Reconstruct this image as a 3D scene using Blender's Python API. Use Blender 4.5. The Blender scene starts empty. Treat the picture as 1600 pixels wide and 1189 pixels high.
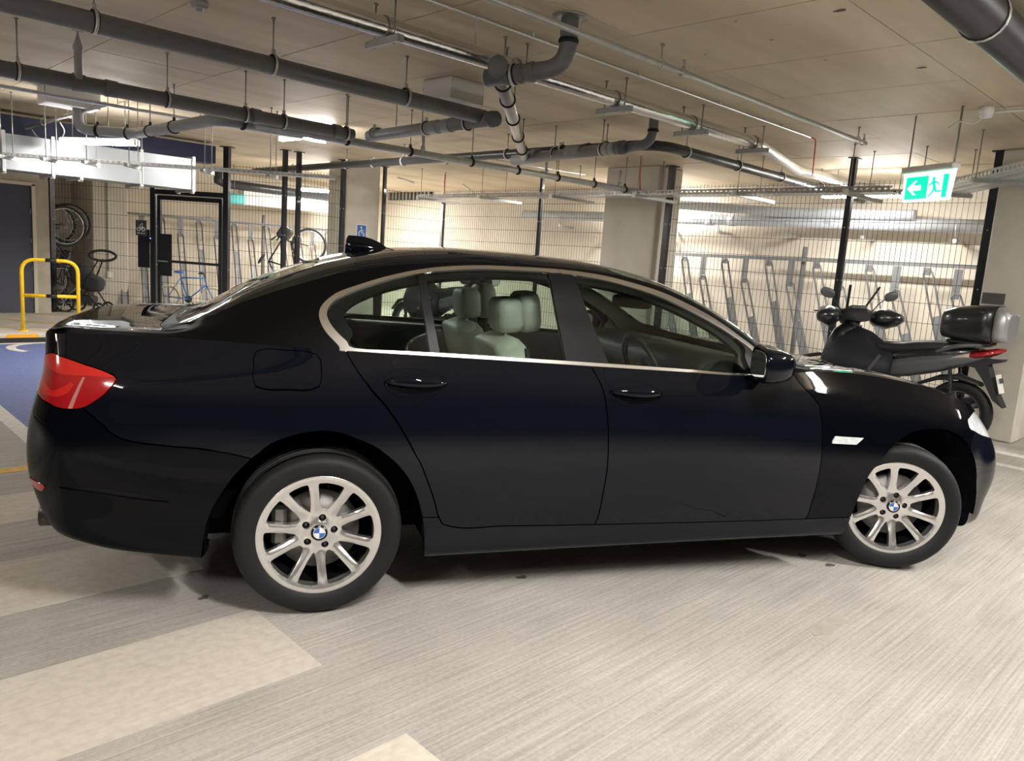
import bpy, bmesh, math, random
import numpy as np
from mathutils import Vector, Matrix
from mathutils.geometry import delaunay_2d_cdt
random.seed(7)
D = bpy.data
SC = bpy.context.scene
COL = SC.collection
PI = math.pi

# ---------------------------------------------------------------- camera
CAM_POS = Vector((-1.9307, -3.3976, 1.4820))
CAM_R = Vector((0.717815, -0.692817, 0.068890))
CAM_U = Vector((0.060315, 0.160454, 0.985199))
CAM_F = Vector((0.693616, 0.703036, -0.156964))
FPX = 1194.22                      # focal length in pixels of the 1600 px wide frame
cd = D.cameras.new('camera'); cam = D.objects.new('camera', cd); COL.objects.link(cam)
cd.sensor_fit = 'HORIZONTAL'; cd.sensor_width = 36.0; cd.lens = FPX / 1600 * 36.0
cd.clip_start = .05; cd.clip_end = 200
cam.matrix_world = Matrix(((CAM_R.x, CAM_U.x, -CAM_F.x, CAM_POS.x), (CAM_R.y, CAM_U.y, -CAM_F.y, CAM_POS.y),
                           (CAM_R.z, CAM_U.z, -CAM_F.z, CAM_POS.z), (0, 0, 0, 1)))
SC.camera = cam
# ---------------------------------------------------------------- world, exposure
wd = D.worlds.new('world'); SC.world = wd; wd.use_nodes = True
wd.node_tree.nodes['Background'].inputs[0].default_value = (.9, .95, 1, 1)
wd.node_tree.nodes['Background'].inputs[1].default_value = 0.02
SC.view_settings.view_transform = 'Standard'; SC.view_settings.look = 'None'
SC.view_settings.exposure = 1.35; SC.view_settings.gamma = 1.0
SC.view_settings.use_curve_mapping = False
LAMP_W = 42.0                      # watts of a ceiling batten
LAMP_EMIT = 40.0                   # brightness of a batten's diffuser

H = 2.88                           # ceiling height

# ---------------------------------------------------------------- materials
MATS = {}
def mat(name, col, rough=.5, metal=0., coat=0., spec=.5, noise=0., nscale=20., bump=0., bscale=60., stretch=None, emit=None, emit_s=0., alpha=1., coat_r=.03, det=6.):
    if name in MATS: return MATS[name]
    m = D.materials.new(name); m.use_nodes = True; MATS[name] = m
    nt = m.node_tree; b = nt.nodes['Principled BSDF']; L = nt.links
    b.inputs['Base Color'].default_value = (*col, 1); b.inputs['Roughness'].default_value = rough
    b.inputs['Metallic'].default_value = metal; b.inputs['Coat Weight'].default_value = coat
    b.inputs['Coat Roughness'].default_value = coat_r; b.inputs['Specular IOR Level'].default_value = spec
    if emit: b.inputs['Emission Color'].default_value = (*emit, 1); b.inputs['Emission Strength'].default_value = emit_s
    b.inputs['Alpha'].default_value = alpha
    m.diffuse_color = (*col, 1)
    def coords(sc):
        tc = nt.nodes.new('ShaderNodeTexCoord'); mp = nt.nodes.new('ShaderNodeMapping'); L.new(tc.outputs['Object'], mp.inputs[0])
        if stretch: mp.inputs['Scale'].default_value = stretch
        n = nt.nodes.new('ShaderNodeTexNoise'); n.inputs['Scale'].default_value = sc; n.inputs['Detail'].default_value = det
        L.new(mp.outputs[0], n.inputs['Vector']); return n
    if noise:
        n = coords(nscale); r = nt.nodes.new('ShaderNodeMapRange'); L.new(n.outputs[0], r.inputs[0])
        r.inputs[1].default_value = .25; r.inputs[2].default_value = .75
        r.inputs[3].default_value = 1 - noise; r.inputs[4].default_value = 1 + noise
        hs = nt.nodes.new('ShaderNodeHueSaturation'); hs.inputs['Color'].default_value = (*col, 1)
        L.new(r.outputs[0], hs.inputs['Value']); L.new(hs.outputs[0], b.inputs['Base Color'])
    if bump:
        n = coords(bscale); bp = nt.nodes.new('ShaderNodeBump'); bp.inputs['Strength'].default_value = bump; bp.inputs['Distance'].default_value = .004
        L.new(n.outputs[0], bp.inputs['Height']); L.new(bp.outputs[0], b.inputs['Normal'])
    return m
def glass_mat(name, tint, refl=1.0):
    m = D.materials.new(name); m.use_nodes = True; MATS[name] = m
    nt = m.node_tree; nt.nodes.clear(); L = nt.links
    o = nt.nodes.new('ShaderNodeOutputMaterial'); t = nt.nodes.new('ShaderNodeBsdfTransparent'); g = nt.nodes.new('ShaderNodeBsdfGlossy')
    t.inputs[0].default_value = (*tint, 1); g.inputs['Roughness'].default_value = .01; g.inputs[0].default_value = (refl, refl, refl, 1)
    fr = nt.nodes.new('ShaderNodeFresnel'); ge = nt.nodes.new('ShaderNodeNewGeometry'); ir = nt.nodes.new('ShaderNodeMapRange')
    ir.inputs[3].default_value = 1.45; ir.inputs[4].default_value = 1 / 1.45; L.new(ge.outputs['Backfacing'], ir.inputs[0]); L.new(ir.outputs[0], fr.inputs[0])
    mx = nt.nodes.new('ShaderNodeMixShader'); L.new(fr.outputs[0], mx.inputs[0]); L.new(t.outputs[0], mx.inputs[1]); L.new(g.outputs[0], mx.inputs[2])
    L.new(mx.outputs[0], o.inputs[0]); m.diffuse_color = (*tint, .3); return m

def nodes_mat(name):
    m = D.materials.new(name); m.use_nodes = True; MATS[name] = m
    return m, m.node_tree, m.node_tree.nodes['Principled BSDF'], m.node_tree.links
def N(nt, t, **k):
    n = nt.nodes.new(t)
    for a, v in k.items(): setattr(n, a, v)
    return n
def concrete_floor():
    m, nt, b, L = nodes_mat('brushed_concrete_floor')
    tc = N(nt, 'ShaderNodeTexCoord')
    def noise(scale, st, det=5., rough=.55):
        mp = N(nt, 'ShaderNodeMapping'); mp.inputs['Scale'].default_value = st; L.new(tc.outputs['Object'], mp.inputs[0])
        n = N(nt, 'ShaderNodeTexNoise'); n.inputs['Scale'].default_value = scale; n.inputs['Detail'].default_value = det; n.inputs['Roughness'].default_value = rough
        L.new(mp.outputs[0], n.inputs['Vector']); return n
    # a slight waviness in the broom strokes
    big = noise(.55, (1, 1, 1), 5); fine = noise(55, (1, 1, 1), 4, .7); spots = noise(2.2, (1, 1, 1), 3)
    broom = noise(1.0, (1.6, 105, 1), 4, .65); broom2 = noise(1.0, (.6, 38, 1), 3, .6)
    cr = N(nt, 'ShaderNodeValToRGB'); cr.color_ramp.elements[0].position = .32; cr.color_ramp.elements[1].position = .7
    cr.color_ramp.elements[0].color = (.37, .350, .322, 1); cr.color_ramp.elements[1].color = (.49, .466, .43, 1)
    L.new(big.outputs[0], cr.inputs[0])
    def mul(col, n, lo, hi, a=.3, z=.7):
        r = N(nt, 'ShaderNodeMapRange'); L.new(n.outputs[0], r.inputs[0]); r.inputs[1].default_value = a; r.inputs[2].default_value = z; r.inputs[3].default_value = lo; r.inputs[4].default_value = hi
        x = N(nt, 'ShaderNodeMix', data_type='RGBA', blend_type='MULTIPLY'); x.inputs[0].default_value = 1
        L.new(col, x.inputs[6]); L.new(r.outputs[0], x.inputs[7]); return x.outputs[2]
    c = mul(cr.outputs[0], broom, .72, 1.13); c = mul(c, broom2, .93, 1.05); c = mul(c, fine, .86, 1.1); c = mul(c, spots, .95, 1.03)
    L.new(c, b.inputs['Base Color']); b.inputs['Roughness'].default_value = .72
    ad = N(nt, 'ShaderNodeMath', operation='ADD'); L.new(broom.outputs[0], ad.inputs[0]); L.new(fine.outputs[0], ad.inputs[1])
    bp = N(nt, 'ShaderNodeBump'); bp.inputs['Strength'].default_value = .55; bp.inputs['Distance'].default_value = .006
    L.new(ad.outputs[0], bp.inputs['Height']); L.new(bp.outputs[0], b.inputs['Normal'])
    return m
def paint_on_floor(name, col, wear=.10, broom=.08):
    m, nt, b, L = nodes_mat(name)
    tc = N(nt, 'ShaderNodeTexCoord')
    mp = N(nt, 'ShaderNodeMapping'); mp.inputs['Scale'].default_value = (1.3, 75, 1); L.new(tc.outputs['Object'], mp.inputs[0])
    n = N(nt, 'ShaderNodeTexNoise'); n.inputs['Scale'].default_value = 1; n.inputs['Detail'].default_value = 4; L.new(mp.outputs[0], n.inputs['Vector'])
    f = N(nt, 'ShaderNodeTexNoise'); f.inputs['Scale'].default_value = 26; f.inputs['Detail'].default_value = 6; L.new(tc.outputs['Object'], f.inputs['Vector'])
    r = N(nt, 'ShaderNodeMapRange'); L.new(n.outputs[0], r.inputs[0]); r.inputs[1].default_value = .3; r.inputs[2].default_value = .7; r.inputs[3].default_value = 1 - broom; r.inputs[4].default_value = 1 + broom * .5
    r2 = N(nt, 'ShaderNodeMapRange'); L.new(f.outputs[0], r2.inputs[0]); r2.inputs[1].default_value = .3; r2.inputs[2].default_value = .6; r2.inputs[3].default_value = 1 - wear; r2.inputs[4].default_value = 1.03
    mm = N(nt, 'ShaderNodeMath', operation='MULTIPLY'); L.new(r.outputs[0], mm.inputs[0]); L.new(r2.outputs[0], mm.inputs[1])
    x = N(nt, 'ShaderNodeMix', data_type='RGBA', blend_type='MULTIPLY'); x.inputs[0].default_value = 1; x.inputs[6].default_value = (*col, 1); L.new(mm.outputs[0], x.inputs[7])
    L.new(x.outputs[2], b.inputs['Base Color']); b.inputs['Roughness'].default_value = .65
    ad = N(nt, 'ShaderNodeMath', operation='ADD'); L.new(n.outputs[0], ad.inputs[0]); L.new(f.outputs[0], ad.inputs[1])
    bp = N(nt, 'ShaderNodeBump'); bp.inputs['Strength'].default_value = .45; bp.inputs['Distance'].default_value = .005
    L.new(ad.outputs[0], bp.inputs['Height']); L.new(bp.outputs[0], b.inputs['Normal']); return m
def concrete(name, c0, c1, sc=1.2, bump=.25, grain=(1, 1, 1), rough=.8, stain=.0):
    m, nt, b, L = nodes_mat(name)
    tc = N(nt, 'ShaderNodeNewGeometry')
    mp = N(nt, 'ShaderNodeMapping'); mp.inputs['Scale'].default_value = grain; L.new(tc.outputs['Position'], mp.inputs[0])
    a = N(nt, 'ShaderNodeTexNoise'); a.inputs['Scale'].default_value = sc; a.inputs['Detail'].default_value = 8; a.inputs['Roughness'].default_value = .6; L.new(mp.outputs[0], a.inputs['Vector'])
    f = N(nt, 'ShaderNodeTexNoise'); f.inputs['Scale'].default_value = 40; f.inputs['Detail'].default_value = 4; L.new(tc.outputs['Position'], f.inputs['Vector'])
    v = N(nt, 'ShaderNodeTexVoronoi'); v.inputs['Scale'].default_value = 6.; L.new(tc.outputs['Position'], v.inputs['Vector'])
    cr = N(nt, 'ShaderNodeValToRGB'); cr.color_ramp.elements[0].position = .33; cr.color_ramp.elements[1].position = .68
    cr.color_ramp.elements[0].color = (*c0, 1); cr.color_ramp.elements[1].color = (*c1, 1); L.new(a.outputs[0], cr.inputs[0])
    r = N(nt, 'ShaderNodeMapRange'); L.new(v.outputs['Distance'], r.inputs[0]); r.inputs[1].default_value = .03; r.inputs[2].default_value = .07; r.inputs[3].default_value = .62; r.inputs[4].default_value = 1.
    x = N(nt, 'ShaderNodeMix', data_type='RGBA', blend_type='MULTIPLY'); x.inputs[0].default_value = .7 if stain else .35; L.new(cr.outputs[0], x.inputs[6]); L.new(r.outputs[0], x.inputs[7])
    L.new(x.outputs[2], b.inputs['Base Color']); b.inputs['Roughness'].default_value = rough
    ad = N(nt, 'ShaderNodeMath', operation='ADD'); L.new(a.outputs[0], ad.inputs[0]); L.new(f.outputs[0], ad.inputs[1])
    bp = N(nt, 'ShaderNodeBump'); bp.inputs['Strength'].default_value = bump; bp.inputs['Distance'].default_value = .004
    L.new(ad.outputs[0], bp.inputs['Height']); L.new(bp.outputs[0], b.inputs['Normal']); return m

M_FLOOR = concrete_floor()
M_STRIPE = paint_on_floor('pale_stripe_paint', (.56, .52, .45), .12, .07)
M_BLUE = paint_on_floor('blue_bay_paint', (.105, .14, .31), .25, .10)
M_WHITEP = paint_on_floor('white_line_paint', (.62, .60, .55), .25, .10)
M_YELP = paint_on_floor('yellow_line_paint', (.72, .46, .12), .25, .10)
M_CEIL = concrete('ceiling_concrete', (.50, .415, .295), (.69, .585, .435), 1.1, .22, (.35, 2.2, 1), .62)
M_SEAM = mat('seam_dark', (.05, .042, .034), .9)
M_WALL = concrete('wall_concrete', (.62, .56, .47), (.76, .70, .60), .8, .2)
M_WALLD = concrete('wall_darkened_concrete', (.07, .068, .064), (.11, .105, .10), .8, .2)  # far walls darkened in colour so the car paint reflects dark
M_COLUMN = concrete('column_concrete', (.46, .43, .37), (.60, .565, .49), 1.6, .35, (1, 1, .7), .75, .1)
M_BLOCK = concrete('block_concrete', (.42, .38, .30), (.58, .53, .44), 3.5, .5)
M_BLACKST = mat('black_powdercoat', (.012, .013, .018), .38, .2, .2)
M_WIRE = mat('dark_wire', (.03, .03, .032), .45, .4)
M_ZINC = mat('galvanised', (.62, .63, .63), .36, .85, noise=.12, nscale=30)
M_ZINCD = mat('galvanised_dull', (.42, .43, .42), .5, .6, noise=.12, nscale=30)
M_STEEL = mat('steel_rod', (.34, .33, .31), .42, .8)
M_GREYPVC = mat('grey_pvc', (.155, .158, .168), .42, noise=.08, nscale=3.)
M_MIDPVC = mat('mid_grey_pvc', (.32, .325, .33), .38, noise=.06, nscale=3.)
M_DARKPVC = mat('dark_pvc', (.035, .037, .043), .35, noise=.08, nscale=3.)
M_RUBBER = mat('black_rubber', (.018, .018, .018), .75, bump=.15, bscale=300)
M_FOIL = mat('foil_lagging', (.80, .80, .80), .20, 1., bump=.5, bscale=38, stretch=(.5, 1, 1))
M_SPRINK = mat('zinc_pipe', (.52, .53, .52), .42, .55, noise=.1, nscale=14)
M_WHITE = mat('white_plastic', (.80, .80, .78), .4)
M_OFFW = mat('off_white_board', (.70, .69, .66), .7, bump=.2, bscale=40)
M_RED = mat('red_cable', (.70, .06, .04), .4)
M_YEL = mat('yellow_gloss', (.90, .55, .01), .25, coat=.5)
M_BLK = mat('black_gloss', (.012, .012, .013), .3)
M_BLACKPL = mat('black_plastic', (.017, .018, .02), .42, bump=.1, bscale=200)
M_LIGHT = mat('lit_diffuser', (1, 1, 1), .5, emit=(1, .965, .91), emit_s=LAMP_EMIT)
M_DOOR = mat('blue_grey_door', (.075, .08, .115), .4, coat=.1)
M_NAVY = mat('navy_panel', (.018, .024, .07), .55)  # even navy colour of the box behind the silver duct

# ---------------------------------------------------------------- object helpers
def tag(o, label=None, cat=None, group=None, kind=None):
    if label: o['label'] = label
    if cat: o['category'] = cat
    if group: o['group'] = group
    if kind: o['kind'] = kind
    return o
def empty(name, loc=(0, 0, 0), rz=0., label=None, cat=None, group=None):
    o = D.objects.new(name, None); COL.objects.link(o); o.location = loc; o.rotation_euler = (0, 0, rz); o.empty_display_size = .1
    return tag(o, label, cat, group)
def link(name, me, m=None, parent=None, loc=None, smooth=True):
    o = D.objects.new(name, me); COL.objects.link(o)
    if m is not None:
        me.materials.clear()
        for q in (m if isinstance(m, (list, tuple)) else [m]): me.materials.append(q)
    if smooth: me.polygons.foreach_set('use_smooth', [True] * len(me.polygons))
    if parent is not None: o.parent = parent
    if loc is not None: o.location = loc
    return o
class MB:
    """collects vertices and faces of one mesh"""
    def __init__(s): s.v = []; s.f = []; s.sm = []
    def add(s, vs, fs, smooth=False):
        n = len(s.v); s.v += [tuple(map(float, p)) for p in vs]; s.f += [tuple(i + n for i in f) for f in fs]; s.sm += [smooth] * len(fs); return s
    def box(s, c, d, R=None, bev=0.):
        x, y, z = d[0] / 2, d[1] / 2, d[2] / 2
        if bev > 0:
            b = min(bev, x * .9, y * .9, z * .9)
            vs = []
            for sx in (-1, 1):
                for sy in (-1, 1):
                    for sz in (-1, 1):
                        vs += [(sx * x, sy * (y - b), sz * (z - b)), (sx * (x - b), sy * y, sz * (z - b)), (sx * (x - b), sy * (y - b), sz * z)]
            idx = lambda sx, sy, sz, a: ((sx > 0) * 4 + (sy > 0) * 2 + (sz > 0)) * 3 + a
            fs = []
            for a in range(3):
                for sgn in (-1, 1):
                    o = [(-1, -1), (1, -1), (1, 1), (-1, 1)]
                    q = []
                    for p in o:
                        s3 = [0, 0, 0]; s3[a] = sgn; k = 0
                        for ax in range(3):
                            if ax != a: s3[ax] = p[k]; k += 1
                        q.append(idx(*s3, a))
                    if (sgn < 0) != (a == 1): q.reverse()
                    fs.append(q)
            for a in range(3):      # edges
                b1, b2 = [k for k in range(3) if k != a]
                for s1 in (-1, 1):
                    for s2 in (-1, 1):
                        q = []
                        for sa in (-1, 1):
                            s3 = [0, 0, 0]; s3[a] = sa; s3[b1] = s1; s3[b2] = s2
                            q.append((idx(*s3, b1), idx(*s3, b2)))
                        fs.append([q[0][0], q[0][1], q[1][1], q[1][0]])
            for sx in (-1, 1):
                for sy in (-1, 1):
                    for sz in (-1, 1): fs.append([idx(sx, sy, sz, 0), idx(sx, sy, sz, 1), idx(sx, sy, sz, 2)])
        else:
            vs = [(i * x, j * y, k * z) for i in (-1, 1) for j in (-1, 1) for k in (-1, 1)]
            fs = [(0, 1, 3, 2), (4, 6, 7, 5), (0, 4, 5, 1), (2, 3, 7, 6), (0, 2, 6, 4), (1, 5, 7, 3)]
        c = Vector(c)
        vs = [(R @ Vector(p) if R is not None else Vector(p)) + c for p in vs]
        return s.add(vs, fs)
    def bar(s, a, b, w, h, up=(0, 0, 1)):
        a = Vector(a); b = Vector(b); d = b - a; L = d.length; d.normalize(); up = Vector(up)
        if abs(d.dot(up)) > .98: up = Vector((1, 0, 0))
        sd = d.cross(up).normalized(); u = sd.cross(d)
        R = Matrix((d, sd, u)).transposed()
        return s.box((a + b) / 2, (L, w, h), R)
    def tube(s, pts, r, n=10, caps=True, closed=False):
        P = [Vector(p) for p in pts]; m = len(P); rr = r if isinstance(r, (list, tuple)) else [r] * m
        T = []
        for i in range(m):
            if closed: t = P[(i + 1) % m] - P[i - 1]
            else: t = P[min(i + 1, m - 1)] - P[max(i - 1, 0)]
            T.append(t.normalized() if t.length > 1e-9 else Vector((0, 0, 1)))
        up = Vector((0, 0, 1)) if abs(T[0].z) < .9 else Vector((1, 0, 0))
        nrm = (up - T[0] * up.dot(T[0])).normalized(); vs = []
        for i in range(m):
            if i:
                nrm = nrm - T[i] * nrm.dot(T[i])
                nrm = nrm.normalized() if nrm.length > 1e-6 else T[i].orthogonal().normalized()
            bn = T[i].cross(nrm)
            for k in range(n):
                a = 2 * PI * k / n; vs.append(P[i] + (nrm * math.cos(a) + bn * math.sin(a)) * rr[i])
        fs = []
        for i in range(m if closed else m - 1):
            j = (i + 1) % m
            for k in range(n): fs.append((i * n + k, i * n + (k + 1) % n, j * n + (k + 1) % n, j * n + k))
        s.add(vs, fs, True)
        if caps and not closed:
            b = len(s.v) - m * n
            s.f += [tuple(b + k for k in range(n - 1, -1, -1)), tuple(b + (m - 1) * n + k for k in range(n))]; s.sm += [False, False]
        return s
    def lathe(s, prof, o=(0, 0, 0), ax=(0, 0, 1), n=24, closed=False):
        """prof: list of (radius, height along axis)"""
        o = Vector(o); ax = Vector(ax).normalized(); e1 = ax.orthogonal().normalized(); e2 = ax.cross(e1); vs = []; m = len(prof)
        for r, hh in prof:
            for k in range(n):
                a = 2 * PI * k / n; vs.append(o + ax * hh + (e1 * math.cos(a) + e2 * math.sin(a)) * r)
        fs = []
        for i in range(m if closed else m - 1):
            j = (i + 1) % m
            for k in range(n): fs.append((i * n + k, i * n + (k + 1) % n, j * n + (k + 1) % n, j * n + k))
        return s.add(vs, fs, True)
    def prism(s, poly, y0, y1, fn=lambda x, y, d: (x, d, y)):
        n = len(poly)
        vs = [fn(x, y, y0) for x, y in poly] + [fn(x, y, y1) for x, y in poly]
        fs = [tuple(range(n)), tuple(range(2 * n - 1, n - 1, -1))] + [(i, i + n, (i + 1) % n + n, (i + 1) % n) for i in range(n)]
        return s.add(vs, fs)
    def loft(s, rings, caps=True, smooth=True):
        n = len(rings[0]); m = len(rings)
        vs = [p for r in rings for p in r]
        fs = [(i * n + k, i * n + (k + 1) % n, (i + 1) * n + (k + 1) % n, (i + 1) * n + k) for i in range(m - 1) for k in range(n)]
        s.add(vs, fs, smooth)
        if caps:
            b = len(s.v) - m * n
            s.f += [tuple(b + k for k in range(n - 1, -1, -1)), tuple(b + (m - 1) * n + k for k in range(n))]; s.sm += [False, False]
        return s
    def ball(s, c, r, sc=(1, 1, 1), n=14, R=None):
        c = Vector(c); vs = []; m = n // 2 + 1
        for i in range(m):
            th = PI * i / (m - 1)
            for k in range(n):
                a = 2 * PI * k / n; p = Vector((r * sc[0] * math.sin(th) * math.cos(a), r * sc[1] * math.sin(th) * math.sin(a), r * sc[2] * math.cos(th)))
                vs.append(c + (R @ p if R is not None else p))
        fs = [(i * n + k, (i + 1) * n + k, (i + 1) * n + (k + 1) % n, i * n + (k + 1) % n) for i in range(m - 1) for k in range(n)]
        return s.add(vs, fs, True)
    def mesh(s, name='mesh'):
        me = D.meshes.new(name); me.from_pydata(s.v, [], s.f)
        bm = bmesh.new(); bm.from_mesh(me); bmesh.ops.recalc_face_normals(bm, faces=bm.faces); bm.to_mesh(me); bm.free()
        me.polygons.foreach_set('use_smooth', s.sm if len(s.sm) == len(me.polygons) else [False] * len(me.polygons))
        return me
    def build(s, name, m, parent=None, loc=None, sub=0, bevel=0.):
        o = link(name, s.mesh(name), m, parent, loc, smooth=False)
        if bevel:
            b = o.modifiers.new('bevel', 'BEVEL'); b.width = bevel; b.segments = 2; b.limit_method = 'ANGLE'
        if sub:
            q = o.modifiers.new('sub', 'SUBSURF'); q.levels = sub; q.render_levels = sub
        return o
def dup(o, parent=None, **kw):
    c = o.copy(); COL.objects.link(c)
    if parent is not None: c.parent = parent
    for ch in list(o.children): dup(ch, c)
    for k, v in kw.items(): setattr(c, k, v)
    return c
def fillet(pts, r=.08, n=6):
    """polyline with rounded corners"""
    P = [Vector(p) for p in pts]; out = [P[0]]
    for i in range(1, len(P) - 1):
        a = (P[i - 1] - P[i]); b = (P[i + 1] - P[i]); ra = min(r, a.length * .49, b.length * .49)
        A = P[i] + a.normalized() * ra; B = P[i] + b.normalized() * ra
        for k in range(n + 1):
            t = k / n; out.append(A * (1 - t) ** 2 + P[i] * 2 * t * (1 - t) + B * t * t)
    out.append(P[-1]); return out
def text_mesh(txt, size, name='lettering', extrude=.0008, align='CENTER'):
    c = D.curves.new(name, 'FONT'); c.body = txt; c.size = size; c.extrude = extrude; c.align_x = align; c.align_y = 'CENTER'
    o = D.objects.new(name, c); COL.objects.link(o)
    dg = bpy.context.evaluated_depsgraph_get(); me = D.meshes.new_from_object(o.evaluated_get(dg))
    D.objects.remove(o); D.curves.remove(c); return me
def frame(origin, xdir, zdir):
    """matrix with local x along xdir, local z along zdir"""
    z = Vector(zdir).normalized(); x = Vector(xdir); x = (x - z * x.dot(z)).normalized(); y = z.cross(x)
    o = Vector(origin)
    return Matrix(((x.x, y.x, z.x, o.x), (x.y, y.y, z.y, o.y), (x.z, y.z, z.z, o.z), (0, 0, 0, 1)))
# pixel of the 1600 x 1189 photograph -> point on a plane of the place
def _ray(x, y): return (CAM_R * ((x - 800) / FPX) - CAM_U * ((y - 594.5) / FPX) + CAM_F)
def at_z(x, y, z): d = _ray(x, y); return CAM_POS + d * ((z - CAM_POS.z) / d.z)
def at_u(x, y, u): d = _ray(x, y); return CAM_POS + d * ((u - CAM_POS.x) / d.x)
def at_v(x, y, v): d = _ray(x, y); return CAM_POS + d * ((v - CAM_POS.y) / d.y)
def at_plane(x, y, p, n): d = _ray(x, y); p = Vector(p); n = Vector(n); return CAM_POS + d * ((p - CAM_POS).dot(n) / d.dot(n))
# ================================================================= THE ROOM
def slab(name, x0, x1, y0, y1, z0, z1, m, parent=None):
    o = MB().box(((x0 + x1) / 2, (y0 + y1) / 2, (z0 + z1) / 2), (x1 - x0, y1 - y0, z1 - z0)).build(name, m, parent)
    if parent is None: o['kind'] = 'structure'
    return o
slab('floor', -12, 14, -13, 13.3, -.2, 0, M_FLOOR)
KERB_V = 7.86
slab('floor_walkway', -12, 9.3, KERB_V + .14, 13.3, 0, .1, M_COLUMN)
slab('wall_back', 9.3, 9.5, -1.1, 13.3, 0, H + .1, M_WALL)
slab('wall_end', -12, 9.5, 13.3, 13.5, 0, H + .1, M_WALL)
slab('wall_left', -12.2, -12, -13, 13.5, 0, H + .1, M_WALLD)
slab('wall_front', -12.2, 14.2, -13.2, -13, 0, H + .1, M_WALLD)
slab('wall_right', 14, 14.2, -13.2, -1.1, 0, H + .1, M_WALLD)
slab('wall_side', 7.6, 14.2, -1.3, -1.1, 0, H + .1, M_WALL)
# block wall with the door, left of the cycle store
o = MB()
o.box((-5.69, 10.8, 1.49), (12.62, .2, 2.78)); o.box((1.27, 10.8, 1.49), (.22, .2, 2.78)); o.box((.89, 10.8, 2.5), (.54, .2, .76))
WL = o.build('wall_doorway', M_BLOCK); WL['kind'] = 'structure'
slab('wall_return', 1.18, 1.28, 10.9, 13.3, .1, H, M_WALL)
dr = MB().box((.90, 10.74, 1.09), (.52, .05, 1.98)).build('door_1', M_DOOR); dr['kind'] = 'structure'
MB().box((1.17, 10.69, 1.1), (.05, .03, 2.02)).box((.9, 10.69, 2.11), (.58, .03, .05)).build('door_frame', M_WALL, dr)
h = MB()
for z in (.35, .8, 1.25, 1.7): h.tube([(1.125, 10.71, z - .05), (1.125, 10.71, z + .05)], .012, 8)
h.build('hinge', M_STEEL, dr)

# ceiling: slab with separate formwork board imprints, dark joints between them
ce = slab('ceiling', -12.2, 14.2, -13.2, 13.5, H + .022, H + .3, M_SEAM)
PW, PL = .983, 2.56
pan = {}
def panel(x0, x1, y0, y1):
    k = (round(x1 - x0, 3), round(y1 - y0, 3)); g = .0035
    if k not in pan:
        pan[k] = MB().box((0, 0, .0125), (k[0] - 2 * g, k[1] - 2 * g, .025)).mesh('ceiling_board'); pan[k].materials.append(M_CEIL)
    q = D.objects.new('ceiling_board', pan[k]); COL.objects.link(q); q.parent = ce
    q.location = ((x0 + x1) / 2, (y0 + y1) / 2, H + random.uniform(-.0012, .0012))
for i in range(-5, 9):
    u0 = 2.965 + (i - 3) * PW; u1 = u0 + PW
    off = -.28 if i % 2 else 1.0
    cuts = sorted({-5.4, 13.3, -1.56} | {round(off + PL * n, 3) for n in range(-2, 5) if -5.2 < off + PL * n < 13.1})
    for a, b in zip(cuts[:-1], cuts[1:]):
        if b - a > .1: panel(u0, min(u1, 9.5), a, b)
ru0 = 2.965 + (-8) * PW; ru1 = 2.965 + 6 * PW
for (a, b, c, d) in ((-12, ru0, -13, 13.3), (ru1, 14, -13, 13.3), (ru0, ru1, -13, -5.4)):
    n = max(1, round((b - a) / 2.5)); m_ = max(1, round((d - c) / 2.6))
    for i in range(n):
        for j in range(m_): panel(a + (b - a) * i / n, a + (b - a) * (i + 1) / n, c + (d - c) * j / m_, c + (d - c) * (j + 1) / m_)
# knots left by the shuttering ply
for px, py, r in ((1313, 17, .035), (1440, 106, .03), (1205, 62, .016), (1150, 33, .012), (1102, 85, .012), (1290, 94, .014)):
    p = at_z(px, py, H - .0015); rr = [r * random.uniform(.7, 1.2) for _ in range(12)]
    me = D.meshes.new('board_knot'); me.from_pydata([(p.x + .55 * rr[k] * math.cos(PI * k / 6), p.y + rr[k] * math.sin(PI * k / 6), H - .0022) for k in range(12)], [], [tuple(range(12))]); link('board_knot', me, mat('board_knot', (.16, .125, .085), .8), ce, smooth=False)
# columns
def column(x0, x1, y0, y1, name='column'):
    o = MB().box(((x0 + x1) / 2, (y0 + y1) / 2, H / 2), (x1 - x0, y1 - y0, H), bev=.018).build(name, M_COLUMN); o['kind'] = 'structure'
    return o
c1 = column(6.91, 7.6, -1.59, -1.1); c1.name = 'wall_column'
c2 = column(6.93, 7.5, 3.0, 3.93); c2.name = 'wall_column_mid'
c3 = column(5.02, 5.70, 7.86, 8.4); c3.name = 'wall_column_far'
c4 = column(2.37, 2.97, 12.0, 13.3); c4.name = 'wall_column_store'
MB().box((6.905, -1.22, 1.42), (.012, .2, .11)).build('patch_plate', M_WALLD, c1)

# kerb with yellow reflective blocks
ks = empty('kerb', (0, KERB_V + .07, 0), 0, 'black rubber kerb with orange reflective blocks edging the raised walkway', 'kerb')
MB().box((-3.5, 0, .055), (15, .14, .11), bev=.012).build('kerb_stone', M_COLUMN, ks)
MB().box((-3.5, -.072, .03), (15, .01, .06)).build('kerb_skirt', M_RUBBER, ks)
M_ORANGE = mat('orange_reflective', (.85, .40, .03), .35)
for x in (-1.9, -.75, .38, 1.55):
    MB().prism([(-.19, 0), (.19, 0), (.16, .045), (-.16, .045)], -.0775, -.0725).build('reflector_block', M_ORANGE, ks, (x, 0, .062))

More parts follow.
